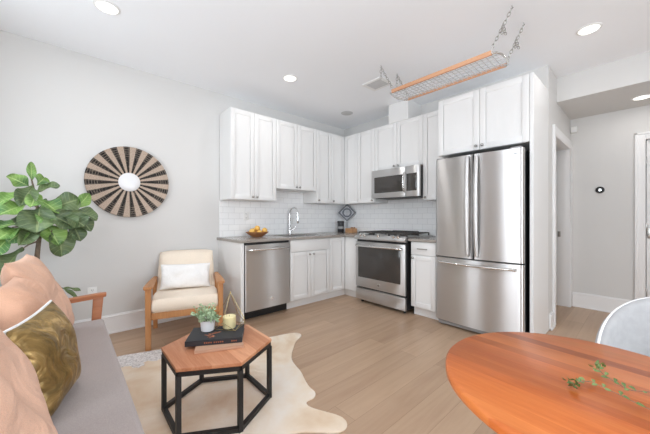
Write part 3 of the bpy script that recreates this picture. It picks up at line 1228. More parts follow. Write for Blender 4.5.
mb.build('handle', M['steel_light'], fz)
for hx in (fx0 + 0.06, fx1 - 0.06):
    MB(o).box((hx - 0.04, -0.66, 1.7865), (hx + 0.04, -0.56, 1.806), 0.004).build('hinge_cover', M['grey_plastic'], root)
MB(o).box((2.79, -0.6705, 1.738), (2.835, -0.668, 1.745)).build('emblem', M['grey_plastic'], drr)

# ---------------------------------------------------------------- small things on the worktop
bx, by = 0.235, -1.845
o = (bx, by, 0.9146)
mb = MB(o)
mb.lathe([(0.0, 0.0), (0.060, 0.0), (0.068, 0.005), (0.112, 0.032), (0.150, 0.064), (0.144, 0.066), (0.105, 0.039), (0.060, 0.012), (0.0, 0.010)], o, 40)
bowl = tag(mb.build('wooden_bowl', M['bowlwood']), 'turned wooden bowl of yellow fruit on the worktop above the dishwasher', 'bowl')
spots = [(0.052, 0.00, 0.054), (-0.026, 0.046, 0.054), (-0.026, -0.046, 0.054), (0.030, -0.088, 0.076), (0.036, 0.088, 0.082), (0.002, 0.0, 0.110), (-0.094, 0.0, 0.076)]
fp = None
for i, (dx, dy, dz) in enumerate(spots):
    if fp is None:
        mb = MB()
        mb.sphere((0, 0, 0), 0.036, 20, 14, (1, 1, 0.94))
        fr = mb.build('fruit', M['fruit'])
        MB().cyl((0, 0, 0.032), (0, 0, 0.038), 0.004, 0.003, 8).build('stem', M['bark'], fr)
        fp = fr
    else:
        fr = copy_tree(fp)
    fr.location = (bx + dx, by + dy, 0.9146 + dz)
    fr.rotation_euler = (random.Random(i).uniform(-.8, .8), random.Random(i + 9).uniform(-.8, .8), i)
    tag(fr, 'yellow-orange round fruit heaped in the wooden bowl', 'fruit', 'fruit in the wooden bowl')

# dark canister in the corner
o = (0.140, -0.225, 0.9146)
root = thing('canister', 'dark cylindrical canister with a lid in the worktop corner', 'canister', o)
MB(o).lathe([(0, 0), (0.052, 0), (0.055, 0.004), (0.055, 0.155), (0.0, 0.155)], o, 28).build('body', M['canister'], root)
MB(o).lathe([(0, 0.1555), (0.057, 0.1555), (0.057, 0.188), (0.050, 0.192), (0.0, 0.192)], o, 28).build('lid', M['blackmetal'], root)
MB(o).lathe([(0.0555, 0.06), (0.0562, 0.06), (0.0562, 0.10), (0.0555, 0.10)], o, 28).build('paper_band', M['grey_plastic'], root)
# wooden box of small jars
o = (0.30, -0.15, 0.9146)
mb = MB(o)
mb.box((0.235, -0.215, 0.915), (0.39, -0.095, 0.921))
for (a, b) in (((0.235, -0.215), (0.39, -0.207)), ((0.235, -0.103), (0.39, -0.095)), ((0.235, -0.207), (0.243, -0.103)), ((0.382, -0.207), (0.39, -0.103))):
    mb.box((a[0], a[1], 0.921), (b[0], b[1], 0.985), 0.001, 1)
tag(mb.build('spice_box', M['boxwood']), 'low tan wooden box standing beside the dark canister', 'box')
for i, (px, py) in enumerate(((0.335, -0.155), (0.362, -0.130), (0.348, -0.183))):
    o = (px, py, 0.9215)
    if i == 0:
        jr = thing('spice_jar', 'small dark spice jar inside the tan wooden box', 'jar', o, 0, 'jars in the wooden box')
        MB().lathe([(0, 0), (0.013, 0), (0.014, 0.002), (0.014, 0.06), (0, 0.06)], n=14).build('body', M['canister'], jr)
        MB().lathe([(0, 0.0605), (0.0145, 0.0605), (0.0145, 0.083), (0, 0.083)], n=14).build('lid', M['bowlwood'], jr)
        jp = jr
    else:
        jr = copy_tree(jp)
        jr.location = o
# patterned square panel standing on its point
o = (0.190, -0.125, 0.9146)
root = thing('trivet_stand', 'blue-grey patterned square standing on its point above the wooden box', 'trivet', o)
mb = MB(o)
mb.cyl((0.190, -0.1255, 0.9147), (0.190, -0.1255, 1.125), 0.004, n=10)
mb.lathe([(0, 0), (0.03, 0), (0.03, 0.006), (0, 0.007)], (0.190, -0.1255, 0.9147), 20)
mb.build('rod', M['blackmetal'], root)
root2 = MB()
h = 0.150
root2.prism([(-h, 0), (0, -h), (h, 0), (0, h)], -0.006, 0.006, axis=1, bev=0.002)
pl = root2.build('panel', M['lattice'], root)
pl.location = (0.0, 0.0, 1.245 - 0.9146)
pl.rotation_euler = (0, 0, R(40))


def outlet(loc, axis, label, n_sock=2):
    x, y, z = loc
    o = loc
    root = thing('wall_outlet', label, 'outlet', o)
    F = LW if axis == 'left' else BW
    u = y if axis == 'left' else x
    d = x if axis == 'left' else -y
    mb = MB(o)
    fbox(mb, F, u - 0.036, u + 0.036, d, d + 0.006, z - 0.058, z + 0.058, 0.002)
    mb.build('cover_plate', M['white_plastic'], root)
    for s_ in (-1, 1):
        mb = MB(o)
        fbox(mb, F, u - 0.016, u + 0.016, d + 0.006, d + 0.0072, z + s_ * 0.026 - 0.014, z + s_ * 0.026 + 0.014, 0.0004, 1)
        so = mb.build('socket', M['white_plastic'], root)
        mb = MB(o)
        for q in (-0.006, 0.006):
            fbox(mb, F, u + q - 0.0018, u + q + 0.0018, d + 0.0072, d + 0.0076, z + s_ * 0.026 - 0.004, z + s_ * 0.026 + 0.009)
        fbox(mb, F, u - 0.0025, u + 0.0025, d + 0.0072, d + 0.0076, z + s_ * 0.026 - 0.011, z + s_ * 0.026 - 0.006)
        mb.build('slot', M['grey_plastic'] if axis != 'low' else M['black'], so)


outlet((0.0006, -3.492, 0.432), 'left', 'white wall outlet low on the wall behind the sofa arm')
outlet((0.0096, -1.89, 1.185), 'left', 'white outlet in the tiles above the fruit bowl')
outlet((1.86, -0.0096, 1.1855), 'back', 'white outlet in the tiles between range and refrigerator')

# thermostat and motion sensor in the hall
o = (3.204, YD - 0.0006, 1.507)
root = thing('thermostat', 'round black and steel thermostat on the far hall wall', 'thermostat', o)
MB(o).lathe([(0, 0), (0.042, 0), (0.042, -0.010), (0.040, -0.020), (0.030, -0.024), (0.0, -0.024)], o, 32, axis=1).build('body', M['black'], root)
MB(o).lathe([(0, -0.0245), (0.016, -0.0245), (0.015, -0.027), (0.0, -0.028)], o, 28, axis=1).build('display', M['steel_light'], root)
o = (2.962, YD - 0.0006, 2.32)
root = thing('motion_sensor', 'small white motion sensor high in the hall corner', 'sensor', o)
MB(o).prism([(2.93, 2.27), (2.99, 2.27), (2.994, 2.345), (2.926, 2.345)], YD - 0.045, YD - 0.0006, axis=1, bev=0.004).build('body', M['white_plastic'], root)
MB(o).box((2.942, YD - 0.047, 2.275), (2.978, YD - 0.0455, 2.30), 0.0005, 1).build('lens', M['ceramic'], root)


# ---------------------------------------------------------------- ceiling fittings
def downlight(x, y, z, label, lit=True, watts=8):
    o = (x, y, z - 0.0006)
    root = thing('ceiling_light', label, 'ceiling light', o, 0, None)
    MB().lathe([(0.066, 0), (0.082, 0), (0.082, -0.004), (0.068, -0.009), (0.066, -0.004)], n=36).build('trim_ring', M['white_plastic'], root)
    MB().lathe([(0.0, -0.003), (0.0655, -0.003), (0.0655, -0.0005), (0.0, -0.0005)], n=36).build('lens', M['lamp'] if lit else M['white_plastic'], root)
    if lit:
        l = bpy.data.lights.new('lamp_light', 'AREA')
        l.shape = 'DISK'
        l.size = 0.14
        l.energy = watts
        l.color = (1.0, 0.975, 0.95)
        lo = bpy.data.objects.new('lamp_light', l)
        COL.objects.link(lo)
        lo.parent = root
        lo.location = (0, 0, -0.012)
    return root


downlight(0.918, -3.454, ZC, 'lit round ceiling light nearest the sofa end of the room')
downlight(0.925, -1.814, ZC, 'lit round ceiling light in front of the sink cabinets')
downlight(3.273, -0.453, ZC, 'lit round ceiling light just before the dropped hall ceiling', True, 5)
downlight(3.559, 0.905, ZS, 'lit round light in the dropped ceiling of the hall', True, 3)
downlight(3.30, -3.60, ZC, 'added unseen fill light on the ceiling behind the round dining table, out over the window end')  # unseen lamp added to even out the room's light
downlight(5.00, -1.40, ZC, 'added unseen fill light on the ceiling near the added side window, on its hall side')  # second added lamp, out of view, for flatter light
downlight(5.00, -3.20, ZC, 'added unseen fill light on the ceiling near the added side window, on its sofa-wall side')  # third added lamp, out of view, also for flat fill
o = (0.601, -0.555, ZC - 0.0006)
root = thing('sprinkler_cover', 'small grey unlit disc on the ceiling in the kitchen corner', 'sprinkler cover', o)
MB().lathe([(0, 0), (0.088, 0), (0.088, -0.004), (0.080, -0.008), (0, -0.009)], n=32).build('cover', M['light_grey'], root)
o = (1.49, -0.97, ZC - 0.0006)
root = thing('ceiling_vent', 'square white ceiling vent near the left chains of the hanging rack', 'vent', o)
mb = MB()
for (a, b) in (((-0.14, -0.12), (0.14, -0.085)), ((-0.14, 0.085), (0.14, 0.12)), ((-0.14, -0.085), (-0.10, 0.085)), ((0.10, -0.085), (0.14, 0.085))):
    mb.box((a[0], a[1], -0.008), (b[0], b[1], 0), 0.001, 1)
mb.build('frame', M['white_plastic'], root)
mb = MB()
for k in range(10):
    y = -0.076 + k * 0.017
    mb.bar((-0.099, y, -0.006), (0.099, y, -0.006), 0.010, 0.002, up=(0, 0.5, 1))
mb.box((-0.10, -0.085, -0.0015), (0.10, 0.085, -0.0002))
mb.build('grille', M['light_grey'], root)

# ---------------------------------------------------------------- hanging pot rack
ra, rb_, ry0, ry1, rz = 1.862, 2.828, -1.245, -0.965, 2.415
o = ((ra + rb_) / 2, -1.105, rz)
root = thing('hanging_pot_rack', 'long wood-sided wire pot rack hanging on four chains from the ceiling', 'pot rack', o)
mb = MB(o)
mb.box((ra + 0.02, ry0 - 0.008, rz - 0.002), (rb_ - 0.03, ry0 + 0.010, rz + 0.034), 0.003)
mb.build('side_board', M['pine'], root)
mb = MB(o)
mb.box((ra + 0.03, ry1 - 0.008, rz - 0.002), (rb_ - 0.01, ry1 + 0.008, rz + 0.028), 0.003)
mb.build('side_board', M['pine'], root)
mb = MB(o)
for k in range(5):
    y = ry0 + 0.04 + k * (ry1 - ry0 - 0.08) / 4
    mb.cyl((ra + 0.005, y, rz + 0.004), (rb_ - 0.005, y, rz + 0.004), 0.0030, n=6)
for k in range(23):
    x = ra + 0.04 + k * (rb_ - ra - 0.08) / 22
    mb.cyl((x, ry0, rz + 0.008), (x, ry1, rz + 0.008), 0.0030, n=6)
mb.build('wire_grid', M['light_grey'], root)
for xe, sg in ((ra, -1), (rb_, 1)):
    mb = MB(o)
    pts = [(xe - sg * 0.03, ry0, rz + 0.008), (xe, ry0 + 0.01, rz + 0.008), (xe + sg * 0.018, ry0 + 0.06, rz + 0.008), (xe + sg * 0.024, (ry0 + ry1) / 2, rz + 0.008),
           (xe + sg * 0.018, ry1 - 0.06, rz + 0.008), (xe, ry1 - 0.01, rz + 0.008), (xe - sg * 0.03, ry1, rz + 0.008)]
    mb.tube(pts, 0.009, 10)
    mb.build('end_rail', M['steel_light'], root)


def chain(mb, a, b, sag=0.0):
    a, b = Vector(a), Vector(b)
    L = (b - a).length
    n = max(4, int(L / 0.026))
    d = (b - a).normalized()
    s1 = d.orthogonal().normalized()
    s2 = d.cross(s1)
    for i in range(n):
        c = a + (b - a) * ((i + 0.5) / n)
        c.z -= sag * math.sin(PI * (i + 0.5) / n)
        e = s1 if i % 2 else s2
        hl = L / n * 0.66
        loop = [c + d * (hl * math.cos(t)) + e * (0.0075 * math.sin(t) * 1.35) for t in [2 * PI * k / 10 for k in range(10)]]
        mb.tube(loop, 0.0027, 5, closed=True)


for (ax, ay, bx_, by_) in ((1.775, -1.279, ra + 0.03, ry0 - 0.002), (1.79, -1.017, ra + 0.03, ry1), (2.930, -1.235, rb_ - 0.03, ry0 + 0.002), (2.934, -0.950, rb_ - 0.005, ry1)):
    mb = MB(o)
    chain(mb, (ax, ay, ZC - 0.022), (bx_, by_, rz + 0.05))
    if ax > 2:   # knotted spare length hanging halfway
        f_ = 0.42
        c = Vector((ax + (bx_ - ax) * f_, ay + (by_ - ay) * f_, ZC - 0.022 + (rz + 0.05 - ZC + 0.022) * f_))
        chain(mb, c, c + Vector((0.012, 0.01, -0.07)))
        chain(mb, c + Vector((0.0, 0.0, 0.02)), c + Vector((-0.012, 0.004, -0.055)))
    else:
        c = Vector((ax, ay, ZC - 0.022))
        chain(mb, c, c + Vector((0.0, 0.0, -0.12)))
    mb.build('chain', M['nickel'], root)
    mb = MB(o)
    mb.tube([(ax, ay, ZC - 0.0006), (ax, ay, ZC - 0.012), (ax + 0.008, ay, ZC - 0.02), (ax, ay, ZC - 0.028), (ax - 0.008, ay, ZC - 0.02)], 0.0025, 8)
    mb.build('ceiling_hook', M['nickel'], root)
for (bx_, by_) in ((rb_ - 0.03, ry0), (rb_ - 0.005, ry1)):
    mb = MB(o)
    mb.cyl((bx_, by_, rz + 0.01), (bx_, by_, rz + 0.065), 0.008, n=10)
    mb.build('hanger_post', M['steel_light'], root)

# ---------------------------------------------------------------- woven wall disc
o = (0.0006, -3.192, 1.531)
root = thing('woven_wall_disc', 'large round woven wall disc with dark radial stripes and a white centre', 'wall art', o)
MB().lathe([(0.095, 0.003), (0.350, 0.030), (0.361, 0.034), (0.363, 0.026), (0.350, 0.016), (0.095, 0.0)], n=80, axis=0).build('woven_disc', M['art'], root)
MB().lathe([(0.0, 0.019), (0.055, 0.0185), (0.090, 0.015), (0.096, 0.010), (0.094, 0.0005), (0.0, 0.0005)], n=48, axis=0).build('centre', M['ceramic'], root)

# ---------------------------------------------------------------- cowhide rug
HIDE = [(0.655, -3.42), (0.655, -3.32), (0.70, -3.20), (0.745, -3.06), (0.79, -2.93), (0.88, -2.76), (0.98, -2.56), (1.10, -2.38), (1.165, -2.20), (1.20, -2.05), (1.235, -1.965),
        (1.29, -1.94), (1.34, -1.965), (1.375, -2.03), (1.41, -2.09), (1.47, -2.15), (1.56, -2.24), (1.66, -2.315), (1.76, -2.345), (1.86, -2.365), (1.97, -2.415), (2.06, -2.445), (2.115, -2.445),
        (2.155, -2.47), (2.165, -2.51), (2.155, -2.55), (2.185, -2.575), (2.24, -2.565), (2.31, -2.53), (2.38, -2.495), (2.44, -2.485), (2.485, -2.515), (2.495, -2.565), (2.46, -2.62), (2.40, -2.67), (2.33, -2.75), (2.28, -2.90),
        (2.27, -3.05), (2.32, -3.20), (2.42, -3.30), (2.46, -3.40), (2.42, -3.46), (2.30, -3.50), (2.10, -3.49), (1.80, -3.51), (1.4, -3.50), (1.1, -3.505), (0.90, -3.50), (0.75, -3.48)]


def smooth_loop(pts, it=2):
    for _ in range(it):
        q = []
        for i, p in enumerate(pts):
            n_ = pts[(i + 1) % len(pts)]
            q.append((p[0] * .75 + n_[0] * .25, p[1] * .75 + n_[1] * .25))
            q.append((p[0] * .25 + n_[0] * .75, p[1] * .25 + n_[1] * .75))
        pts = q
    return pts


mb = MB((1.6, -2.9, 0.0006))
mb.prism(smooth_loop(HIDE)[::-1], 0.0006, 0.0075, bev=0.002)
bmesh.ops.triangulate(mb.bm, faces=[f for f in mb.bm.faces if len(f.verts) > 4])
tag(mb.build('cowhide_rug', M['hide'], smooth=30), 'cream and white cowhide rug on the wood floor under the hexagonal table', 'rug')

# ---------------------------------------------------------------- sofa
sx0, sx1, sy0, sy1 = 0.93, 3.05, -4.06, -3.47
o = ((sx0 + sx1) / 2, (sy0 + sy1) / 2, 0)
root = thing('sofa', 'grey upholstered sofa with open wooden arms, piled with peach and gold pillows', 'sofa', o)
mb = MB(o)
mb.box((sx0 + 0.01, sy0 + 0.10, 0.29), (sx1 - 0.01, sy1 - 0.005, 0.432), 0.022, 4)
mb.build('seat_cushion', M['sofagrey'], root)
mb = MB(o)
mb.box((sx0 + 0.02, sy0 + 0.06, 0.20), (sx1 - 0.02, sy1 - 0.02, 0.289), 0.004)
mb.build('seat_frame', M['teak'], root)
mb = MB(o)
mb.prism([(sy0 - 0.08, 0.80), (sy0 + 0.05, 0.80), (sy0 + 0.14, 0.434), (sy0 + 0.02, 0.434)], sx0 + 0.05, sx1 - 0.05, axis=0, bev=0.03, seg=4)
mb.build('back_cushion', M['sofagrey'], root)
for xa in (sx0 - 0.022, sx1 + 0.022):
    ar = MB(o)
    ar.prism([(sy0 - 0.02, 0.548), (sy1 - 0.02, 0.578), (sy1 + 0.010, 0.582), (sy1 + 0.012, 0.606), (sy1 - 0.02, 0.608), (sy0 - 0.02, 0.576)], xa - 0.030, xa + 0.030, axis=0, bev=0.006)
    ar.build('armrest', M['teak'], root)
    pm = MB(o)
    pm.prism([(sy1 - 0.095, 0.0006), (sy1 - 0.055, 0.0006), (sy1 - 0.005, 0.579), (sy1 - 0.065, 0.577)], xa - 0.018, xa + 0.018, axis=0, bev=0.004)
    pm.build('leg', M['teak'], root)
    pm = MB(o)
    pm.prism([(sy0 - 0.02, 0.0006), (sy0 + 0.02, 0.0006), (sy0 + 0.055, 0.551), (sy0 + 0.0, 0.549)], xa - 0.018, xa + 0.018, axis=0, bev=0.004)
    pm.build('leg', M['teak'], root)


def pose(c, nrm, roll=0.0):
    """matrix with local Z along nrm and local Y as upright as possible"""
    z = Vector(nrm).normalized()
    x = Vector((0, 0, 1)).cross(z).normalized()
    y = z.cross(x)
    m_ = Matrix((x, y, z)).transposed().to_4x4()
    return Matrix.Translation(Vector(c)) @ m_ @ Matrix.Rotation(roll, 4, 'Z')


def pillow(name, label, c, nrm, W, H, T, mat, roll=0.0, seed=0, crease=0.006, pinch=0.10, group=None, pw=3.0):
    mb = MB()
    mb.cushion(W, H, T, None, 30, pw, pinch, seed, crease)
    ob = mb.build(name, mat, smooth=70)
    ob.matrix_world = pose(c, nrm, roll)
    return tag(ob, label, 'pillow', group)


pillow('throw_pillow', 'large peach pillow leaning at the far end of the sofa beside the wooden arm', (1.27, -3.785, 0.69), (0.10, 1, 0.40), 0.46, 0.54, 0.17, M['peach'], 0.0, 3, 0.009)
pillow('throw_pillow', 'peach pillow on the sofa between the far peach pillow and the gold pillow', (1.69, -3.80, 0.66), (0.12, 1, 0.42), 0.36, 0.47, 0.17, M['peachcord'], 0.0, 7, 0.009)
# the gold pillow: foil front, white cotton back as its own part
gmb, wmb = MB(), MB()
tmp = MB()
tmp.cushion(0.35, 0.36, 0.14, None, 30, 3.0, 0.10, 11, 0.004)
for f in tmp.bm.faces:
    dst = gmb if sum(v.co.z for v in f.verts) > 0 else wmb
    dst._add([v.co.copy() for v in f.verts], [tuple(range(len(f.verts)))])
tmp.bm.free()
gp = gmb.build('throw_pillow', M['gold'], smooth=70, recalc=False)
wb_ = wmb.build('pillow_back', M['whitecloth'], gp, smooth=70, recalc=False)
wb_['label'] = 'white cotton back of the pillow'
ed = MB()
loop = [(-1 + 2 * k / 12, -1) for k in range(12)] + [(1, -1 + 2 * k / 12) for k in range(12)] + [(1 - 2 * k / 12, 1) for k in range(12)] + [(-1, 1 - 2 * k / 12) for k in range(12)]
ed.tube([(u * .35 / 2 * (1 - .06 * (1 - v * v) * abs(u) ** 3), v * .36 / 2 * (1 - .06 * (1 - u * u) * abs(v) ** 3), -0.004) for u, v in loop], 0.006, 8, closed=True)
ed.build('piping', M['whitecloth'], gp)
gp.matrix_world = pose((2.04, -3.735, 0.622), (0.30, 0.95, 0.24), R(2))
tag(gp, 'metallic gold pillow with a white back, on the grey sofa seat', 'pillow')
pillow('throw_pillow', 'peach pillow nearest the camera on the sofa, behind the fringed terracotta cushion', (2.53, -3.83, 0.705), (0.06, 1, 0.42), 0.45, 0.53, 0.15, M['peach'], 0.0, 5, 0.009)
tp = pillow('throw_pillow', 'small terracotta cushion with a brown fringe at the near end of the sofa', (2.905, -3.81, 0.69), (0.06, 1, 0.40), 0.25, 0.43, 0.12, M['terracotta'], R(6), 15, 0.004)
fm = MB()
rr = random.Random(3)
for k in range(150):
    u = rr.uniform(-0.15, 0.15)
    p = Vector((u * 0.85, 0.208, rr.uniform(-0.012, 0.012)))
    d = Vector((rr.uniform(-.4, .4), rr.uniform(0.3, 1.2), rr.uniform(-0.5, 1.0))).normalized()
    fm.tube([p, p + d * 0.018, p + d * 0.034 + Vector((0, -0.006, 0.006))], [0.0028, 0.0024, 0.0012], 5)
fm.build('fringe', M['fringe'], tp, smooth=60)

# ---------------------------------------------------------------- fiddle leaf plant
o = (0.40, -3.86, 0.0)
root = thing('fiddle_leaf_plant', 'tall leafy fiddle leaf plant in the corner behind the sofa arm', 'plant', o)
MB(o).lathe([(0, 0.0006), (0.13, 0.0006), (0.165, 0.10), (0.17, 0.24), (0.155, 0.33), (0.147, 0.33), (0.16, 0.24), (0.15, 0.29), (0.0, 0.29)], (o[0], o[1], 0), 32).build('basket_pot', M['basket'], root)
MB(o).lathe([(0, 0.2905), (0.148, 0.2905), (0.145, 0.305), (0, 0.312)], (o[0], o[1], 0), 24).build('soil', M['soil'], root)
mb = MB(o)
mb.tube([(0.40, -3.86, 0.30), (0.405, -3.855, 0.60), (0.40, -3.85, 0.87), (0.41, -3.835, 1.03), (0.42, -3.84, 1.18), (0.41, -3.86, 1.34), (0.42, -3.88, 1.46)], [0.022, 0.019, 0.016, 0.014, 0.011, 0.008, 0.005], 10)
for (pts) in ([(0.405, -3.84, 0.98), (0.43, -3.89, 0.96), (0.45, -3.925, 0.93)], [(0.41, -3.835, 1.02), (0.46, -3.77, 1.05), (0.46, -3.70, 1.14)], [(0.42, -3.84, 1.16), (0.43, -3.74, 1.20), (0.42, -3.60, 1.24)],
              [(0.41, -3.85, 1.12), (0.42, -3.93, 1.10), (0.44, -3.98, 1.09)], [(0.41, -3.85, 1.25), (0.44, -3.92, 1.29), (0.43, -3.97, 1.30)], [(0.40, -3.855, 0.62), (0.36, -3.76, 0.60), (0.37, -3.70, 0.58)]):
    mb.tube(pts, [0.007, 0.006, 0.004], 8)
mb.build('stem', M['bark'], root)


def leaf(mb, base, tip, nrm, width, droop=0.0, fold=0.25, wav=0.0, ph=0.0, nl=11, nw=7):
    """broad leaf from base to tip: narrow waist near the stalk, wide rounded end, mid-rib crease"""
    base, tip = Vector(base), Vector(tip)
    d = tip - base
    L = d.length
    t = d.normalized()
    n = Vector(nrm)
    n = (n - t * n.dot(t)).normalized()
    b = t.cross(n)
    lay = mb.bm.verts.layers.float_vector.get('blade') or mb.bm.verts.layers.float_vector.new('blade')
    k0 = len(mb.bm.verts)

    def fn(a, c):
        s_ = a
        wd = (math.sin(PI * min(1, s_ ** 1.15)) ** 0.68) * (0.60 + 0.46 * s_) if 0 < s_ < 1 else 0.0
        wd = max(wd, 0.02 if s_ < 0.5 else 0.0)
        v = c * 2 - 1
        lift = abs(v) * fold * wd * width - droop * L * s_ * s_ + wav * width * math.sin(s_ * 9 + ph + v * 2.2) * abs(v)
        return base + t * (s_ * L) + b * (v * wd * width / 2) + n * lift
    mb.grid(fn, nl, nw)
    mb.bm.verts.ensure_lookup_table()
    for q in range(nl * nw):
        mb.bm.verts[k0 + q][lay] = ((q // nw) / (nl - 1), (q % nw) / (nw - 1) * 2 - 1, 0)


# (base, tip, facing normal, width, dark?)  the crown read off leaf by leaf
LV = [
    ((0.42, -3.885, 1.40), (0.46, -4.000, 1.475), (0.8, -0.2, 0.7), 0.12, 0), ((0.42, -3.88, 1.44), (0.40, -3.880, 1.60), (0.9, 0.4, 0.0), 0.06, 0),
    ((0.42, -3.90, 1.34), (0.50, -4.05, 1.295), (0.7, -0.1, 0.8), 0.11, 0), ((0.43, -3.90, 1.27), (0.54, -4.05, 1.185), (0.8, 0.1, 0.8), 0.13, 0),
    ((0.42, -3.87, 1.41), (0.52, -3.93, 1.26), (0.9, 0.2, 0.5), 0.13, 1), ((0.43, -3.85, 1.36), (0.55, -3.87, 1.25), (0.9, 0.3, 0.5), 0.10, 0),
    ((0.42, -3.85, 1.37), (0.40, -3.72, 1.43), (0.6, 0.1, 0.9), 0.10, 1), ((0.46, -3.83, 1.25), (0.58, -3.845, 1.06), (0.95, 0.0, 0.35), 0.22, 1),
    ((0.43, -3.83, 1.30), (0.50, -3.72, 1.22), (0.9, 0.3, 0.6), 0.13, 0), ((0.44, -3.76, 1.24), (0.45, -3.60, 1.33), (0.8, 0.4, 0.5), 0.17, 1),
    ((0.45, -3.79, 1.20), (0.54, -3.62, 1.09), (0.85, 0.3, 0.5), 0.18, 1), ((0.45, -3.70, 1.20), (0.52, -3.56, 1.10), (0.85, 0.35, 0.45), 0.16, 1),
    ((0.42, -3.62, 1.24), (0.40, -3.52, 1.37), (0.8, 0.5, 0.2), 0.10, 0), ((0.42, -3.62, 1.23), (0.44, -3.475, 1.16), (0.8, 0.2, 0.7), 0.11, 1),
    ((0.42, -3.62, 1.20), (0.46, -3.52, 1.05), (0.9, 0.3, 0.3), 0.11, 1), ((0.43, -3.66, 1.15), (0.48, -3.58, 0.98), (0.9, 0.4, 0.2), 0.13, 1),
    ((0.43, -3.80, 1.12), (0.52, -3.72, 0.96), (0.95, 0.2, 0.2), 0.16, 0), ((0.44, -3.73, 1.10), (0.50, -3.70, 0.86), (0.95, 0.35, 0.1), 0.18, 1),
    ((0.42, -3.90, 1.12), (0.52, -4.04, 1.13), (0.6, 0.0, 0.9), 0.12, 0), ((0.43, -3.93, 1.09), (0.54, -4.06, 1.02), (0.7, 0.0, 0.8), 0.12, 0),
    ((0.42, -3.88, 1.10), (0.54, -3.99, 1.00), (0.8, 0.2, 0.6), 0.11, 0), ((0.43, -3.86, 1.09), (0.55, -3.92, 0.98), (0.9, 0.3, 0.3), 0.11, 1),
    ((0.45, -3.92, 0.935), (0.56, -4.04, 0.78), (0.8, -0.5, 0.5), 0.12, 1), ((0.44, -3.98, 1.04), (0.56, -4.08, 0.89), (0.8, 0.0, 0.5), 0.11, 0),
    ((0.41, -3.84, 1.28), (0.26, -3.74, 1.22), (-0.3, 0.6, 0.7), 0.14, 1), ((0.41, -3.86, 1.22), (0.24, -3.90, 1.16), (-0.3, 0.0, 0.9), 0.14, 0),
    ((0.41, -3.80, 1.16), (0.28, -3.68, 1.08), (-0.2, 0.5, 0.8), 0.14, 1), ((0.42, -3.85, 1.42), (0.34, -3.80, 1.50), (0.2, 0.6, 0.8), 0.10, 0),
    ((0.43, -3.70, 1.185), (0.36, -3.56, 1.20), (0.3, 0.4, 0.9), 0.12, 1),
    ((0.37, -3.70, 0.58), (0.38, -3.585, 0.555), (0.3, 0.1, 0.9), 0.05, 1), ((0.37, -3.70, 0.58), (0.42, -3.60, 0.50), (0.6, 0.1, 0.8), 0.04, 1),
    ((0.43, -3.83, 1.22), (0.56, -3.78, 1.13), (0.9, 0.1, 0.5), 0.11, 0), ((0.43, -3.90, 1.20), (0.55, -3.93, 1.10), (0.9, 0.0, 0.5), 0.12, 1),
]
rnd = random.Random(4)
for dk, mat in ((0, M['leaf']), (1, M['leaf_dark'])):
    mb = MB(o)
    for (b_, t_, n_, w_, d_) in LV:
        if d_ == dk:
            leaf(mb, b_, t_, n_, w_ * 1.15, nl=19, nw=9, droop=rnd.uniform(0.05, 0.25), fold=rnd.uniform(0.1, 0.35), wav=0.12, ph=rnd.uniform(0, 6))
    f_ = mb.build('foliage', mat, root, smooth=60, clean=False, recalc=False)
    f_['label'] = 'older dark olive leaves' if dk else 'young bright green leaves'

# ---------------------------------------------------------------- armchair
o = (0.490, -2.775, 0)
root = thing('armchair', 'cream upholstered armchair with honey wood arms beside the cabinet end panel', 'armchair', o, R(-17))
root.scale = (1.0, 1.05, 1.0)
hw = 0.285
for s_ in (-1, 1):
    y = s_ * hw
    mb = MB()
    mb.prism([(0.265, 0.0006), (0.298, 0.0006), (0.312, 0.535), (0.262, 0.535)], y - 0.021, y + 0.021, axis=1, bev=0.004)
    mb.build('leg', M['oak'], root)
    mb = MB()
    mb.prism([(-0.295, 0.0006), (-0.262, 0.0006), (-0.205, 0.520), (-0.245, 0.520)], y - 0.019, y + 0.019, axis=1, bev=0.004)
    mb.build('leg', M['oak'], root)
    mb = MB()
    V = []
    prof = [(0.345, 0.536, 0.030), (0.30, 0.537, 0.036), (0.10, 0.536, 0.030), (-0.10, 0.528, 0.024), (-0.27, 0.521, 0.020)]
    n_ = len(prof)
    for (x, z, w_) in prof:
        V += [(x, y - w_, z), (x, y + w_, z), (x, y + w_, z + 0.026), (x, y - w_, z + 0.026)]
    Fq = [(0, 3, 2, 1), (4 * n_ - 4, 4 * n_ - 3, 4 * n_ - 2, 4 * n_ - 1)]
    for i in range(n_ - 1):
        for k in range(4):
            Fq.append((4 * i + k, 4 * i + (k + 1) % 4, 4 * i + 4 + (k + 1) % 4, 4 * i + 4 + k))
    mb._add(V, Fq)
    bmesh.ops.recalc_face_normals(mb.bm, faces=mb.bm.faces)
    bmesh.ops.bevel(mb.bm, geom=mb.bm.edges[:], offset=0.006, segments=3, affect='EDGES')
    mb.build('armrest', M['oak_y'], root)
    mb = MB()
    mb.box((-0.225, y - 0.012, 0.262), (0.268, y + 0.012, 0.318), 0.003)
    mb.build('side_rail', M['oak_y'], root)
mb = MB()
mb.box((0.268, -hw + 0.022, 0.262), (0.296, hw - 0.022, 0.322), 0.003)
mb.build('front_rail', M['oak'], root)
mb = MB()
# seat cushion, rounded front
mb.prism([(-0.26, 0.31), (0.29, 0.318), (0.315, 0.345), (0.318, 0.40), (0.29, 0.437), (0.15, 0.446), (-0.24, 0.418)], -0.262, 0.262, axis=1, bev=0.018, seg=4)
mb.build('seat', M['cream'], root)
mb = MB()


def back_fn(sg):
    def fn(a, b):
        v = a * 2 - 1
        zz = b
        hwid = 0.268 - 0.012 * zz
        top = 1.0 - 0.055 * abs(v) ** 5
        z = 0.40 + 0.40 * zz * top
        lean = -0.185 - 0.20 * zz
        th = 0.058 * (max(0, 1 - abs(v) ** 8) * max(0, 1 - abs(zz * 2 - 1) ** 8)) ** 0.5
        return (lean + sg * th, v * hwid, z)
    return fn


